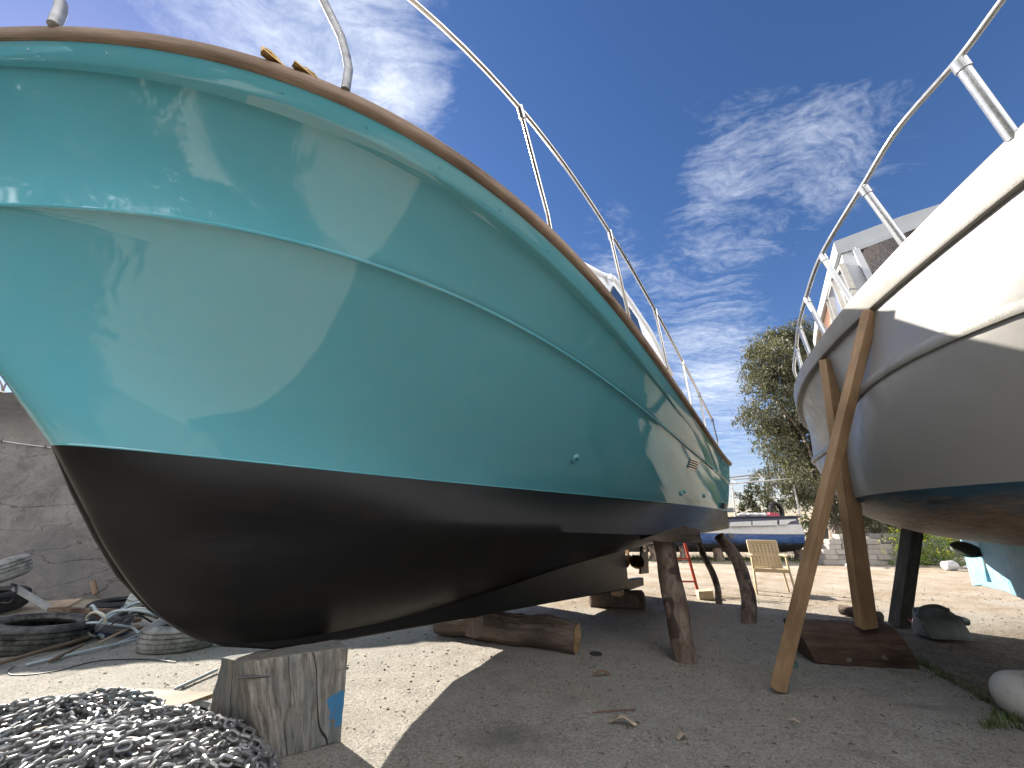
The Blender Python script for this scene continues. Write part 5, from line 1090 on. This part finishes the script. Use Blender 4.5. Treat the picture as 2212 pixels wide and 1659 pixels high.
# ---------------------------------------------------------------- light, sky, render settings
SUN_AZ,SUN_EL=R(-52),R(34)
sl=bpy.data.lights.new('sun','SUN'); so=bpy.data.objects.new('sun',sl); COL.objects.link(so); sl.energy=3.1; sl.angle=R(.5); sl.color=(1,.93,.82)
sd=Vector((math.sin(SUN_AZ)*math.cos(SUN_EL),math.cos(SUN_AZ)*math.cos(SUN_EL),math.sin(SUN_EL))); so.rotation_euler=sd.to_track_quat('Z','Y').to_euler(); so.location=sd*60
W=bpy.data.worlds.new('World'); SC.world=W; W.use_nodes=True; T=W.node_tree; T.nodes.clear()
class WN(NT):
    def __init__(s): s.t=T
w=WN(); out=w.n('ShaderNodeOutputWorld'); bg=w.n('ShaderNodeBackground'); w.l(bg.outputs[0],out.inputs[0])
sky=w.n('ShaderNodeTexSky'); sky.sky_type='NISHITA'; sky.sun_disc=False; sky.sun_elevation=SUN_EL; sky.sun_rotation=SUN_AZ; sky.altitude=0; sky.air_density=1.0; sky.dust_density=.15; sky.ozone_density=2.5
tc=w.n('ShaderNodeTexCoord').outputs['Generated']
sat=w.n('ShaderNodeHueSaturation'); sat.inputs['Saturation'].default_value=1.22; w.l(sky.outputs[0],sat.inputs['Color'])
sx=w.sep(tc); zz=w.math('MAXIMUM',sx[2],.06); cx=w.n('ShaderNodeCombineXYZ')
w.l(w.math('DIVIDE',sx[0],zz),cx.inputs[0]); w.l(w.math('DIVIDE',sx[1],zz),cx.inputs[1]); pv=cx.outputs[0]
def blob(x,y,rad,amt):
    d=ray(x,y); d=d/np.linalg.norm(d); nd=w.n('ShaderNodeVectorMath',operation='DOT_PRODUCT'); w.l(tc,nd.inputs[0]); nd.inputs[1].default_value=tuple(d)
    mr=w.n('ShaderNodeMapRange',interpolation_type='SMOOTHSTEP'); w.l(nd.outputs['Value'],mr.inputs[0]); mr.inputs[1].default_value=math.cos(R(rad)); mr.inputs[2].default_value=1; mr.inputs[3].default_value=0; mr.inputs[4].default_value=amt; return mr.outputs[0]
mp=w.n('ShaderNodeMapping'); mp.inputs['Scale'].default_value=(1.,2.6,1); mp.inputs['Rotation'].default_value=(0,0,1.15); w.l(pv,mp.inputs[0])
wv=w.n('ShaderNodeTexNoise'); w.l(pv,wv.inputs['Vector']); wv.inputs['Scale'].default_value=2.2; wv.inputs['Detail'].default_value=4
wa=w.n('ShaderNodeVectorMath',operation='MULTIPLY_ADD'); w.l(wv.outputs['Color'],wa.inputs[0]); wa.inputs[1].default_value=(.42,.42,0); w.l(pv,wa.inputs[2]); w.l(wa.outputs[0],mp.inputs[0])
n1=w.noise(mp.outputs[0],2.4,12,.62,.25); n2=w.noise(mp.outputs[0],10,10,.68,.2); n3=w.noise(pv,30,6,.65,.1)
mask=None
for b in ((1600,370,14,.31),(1700,400,13,.25),(1560,360,6,.15),(1850,300,8,.2),(1450,700,16,.42),(1560,800,12,.34),(1300,520,7,.4),(1560,850,6,.3),(1600,1010,8,.5),(700,60,17,.42),(560,30,16,.28),(880,60,12,.28),(900,230,6,.45),(300,40,30,.12),(2150,350,9,.2),(1100,290,4,.3),(-200,800,35,.2),(2080,60,8,.16),(1330,300,6,.2)):
    q=blob(*b); mask=q if mask is None else w.math('ADD',mask,q)
back=w.n('ShaderNodeMapRange',interpolation_type='SMOOTHSTEP'); dn=w.n('ShaderNodeVectorMath',operation='DOT_PRODUCT'); w.l(tc,dn.inputs[0]); dn.inputs[1].default_value=(0,CT,STH); w.l(dn.outputs['Value'],back.inputs[0]); back.inputs[1].default_value=.40; back.inputs[2].default_value=-.05; back.inputs[3].default_value=0; back.inputs[4].default_value=1.0  # bright cloud added outside the view to lift and whiten the fill light
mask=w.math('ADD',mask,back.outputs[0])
haze=w.math('MULTIPLY',w.math('POWER',w.math('SUBTRACT',1,zz,clamp=True),6),.35)
tex=w.math('ADD',w.math('MULTIPLY',n1,.50),w.math('ADD',w.math('MULTIPLY',n2,.36),w.math('MULTIPLY',n3,.16)))
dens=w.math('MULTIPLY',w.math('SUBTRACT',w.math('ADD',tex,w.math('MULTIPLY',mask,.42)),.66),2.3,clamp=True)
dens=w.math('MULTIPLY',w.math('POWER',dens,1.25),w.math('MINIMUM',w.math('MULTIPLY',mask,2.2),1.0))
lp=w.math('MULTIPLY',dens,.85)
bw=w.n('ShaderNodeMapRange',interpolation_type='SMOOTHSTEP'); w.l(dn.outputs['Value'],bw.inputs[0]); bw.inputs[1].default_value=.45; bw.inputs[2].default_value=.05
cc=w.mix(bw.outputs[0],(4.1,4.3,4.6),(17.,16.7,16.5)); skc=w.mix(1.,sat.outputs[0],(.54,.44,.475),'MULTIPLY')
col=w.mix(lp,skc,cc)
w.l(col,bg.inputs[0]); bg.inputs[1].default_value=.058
SC.view_settings.view_transform='Standard'; SC.view_settings.look='None'; SC.view_settings.exposure=2.5; SC.view_settings.gamma=1
SC.render.engine='CYCLES'; SC.cycles.max_bounces=8; SC.cycles.use_denoising=True
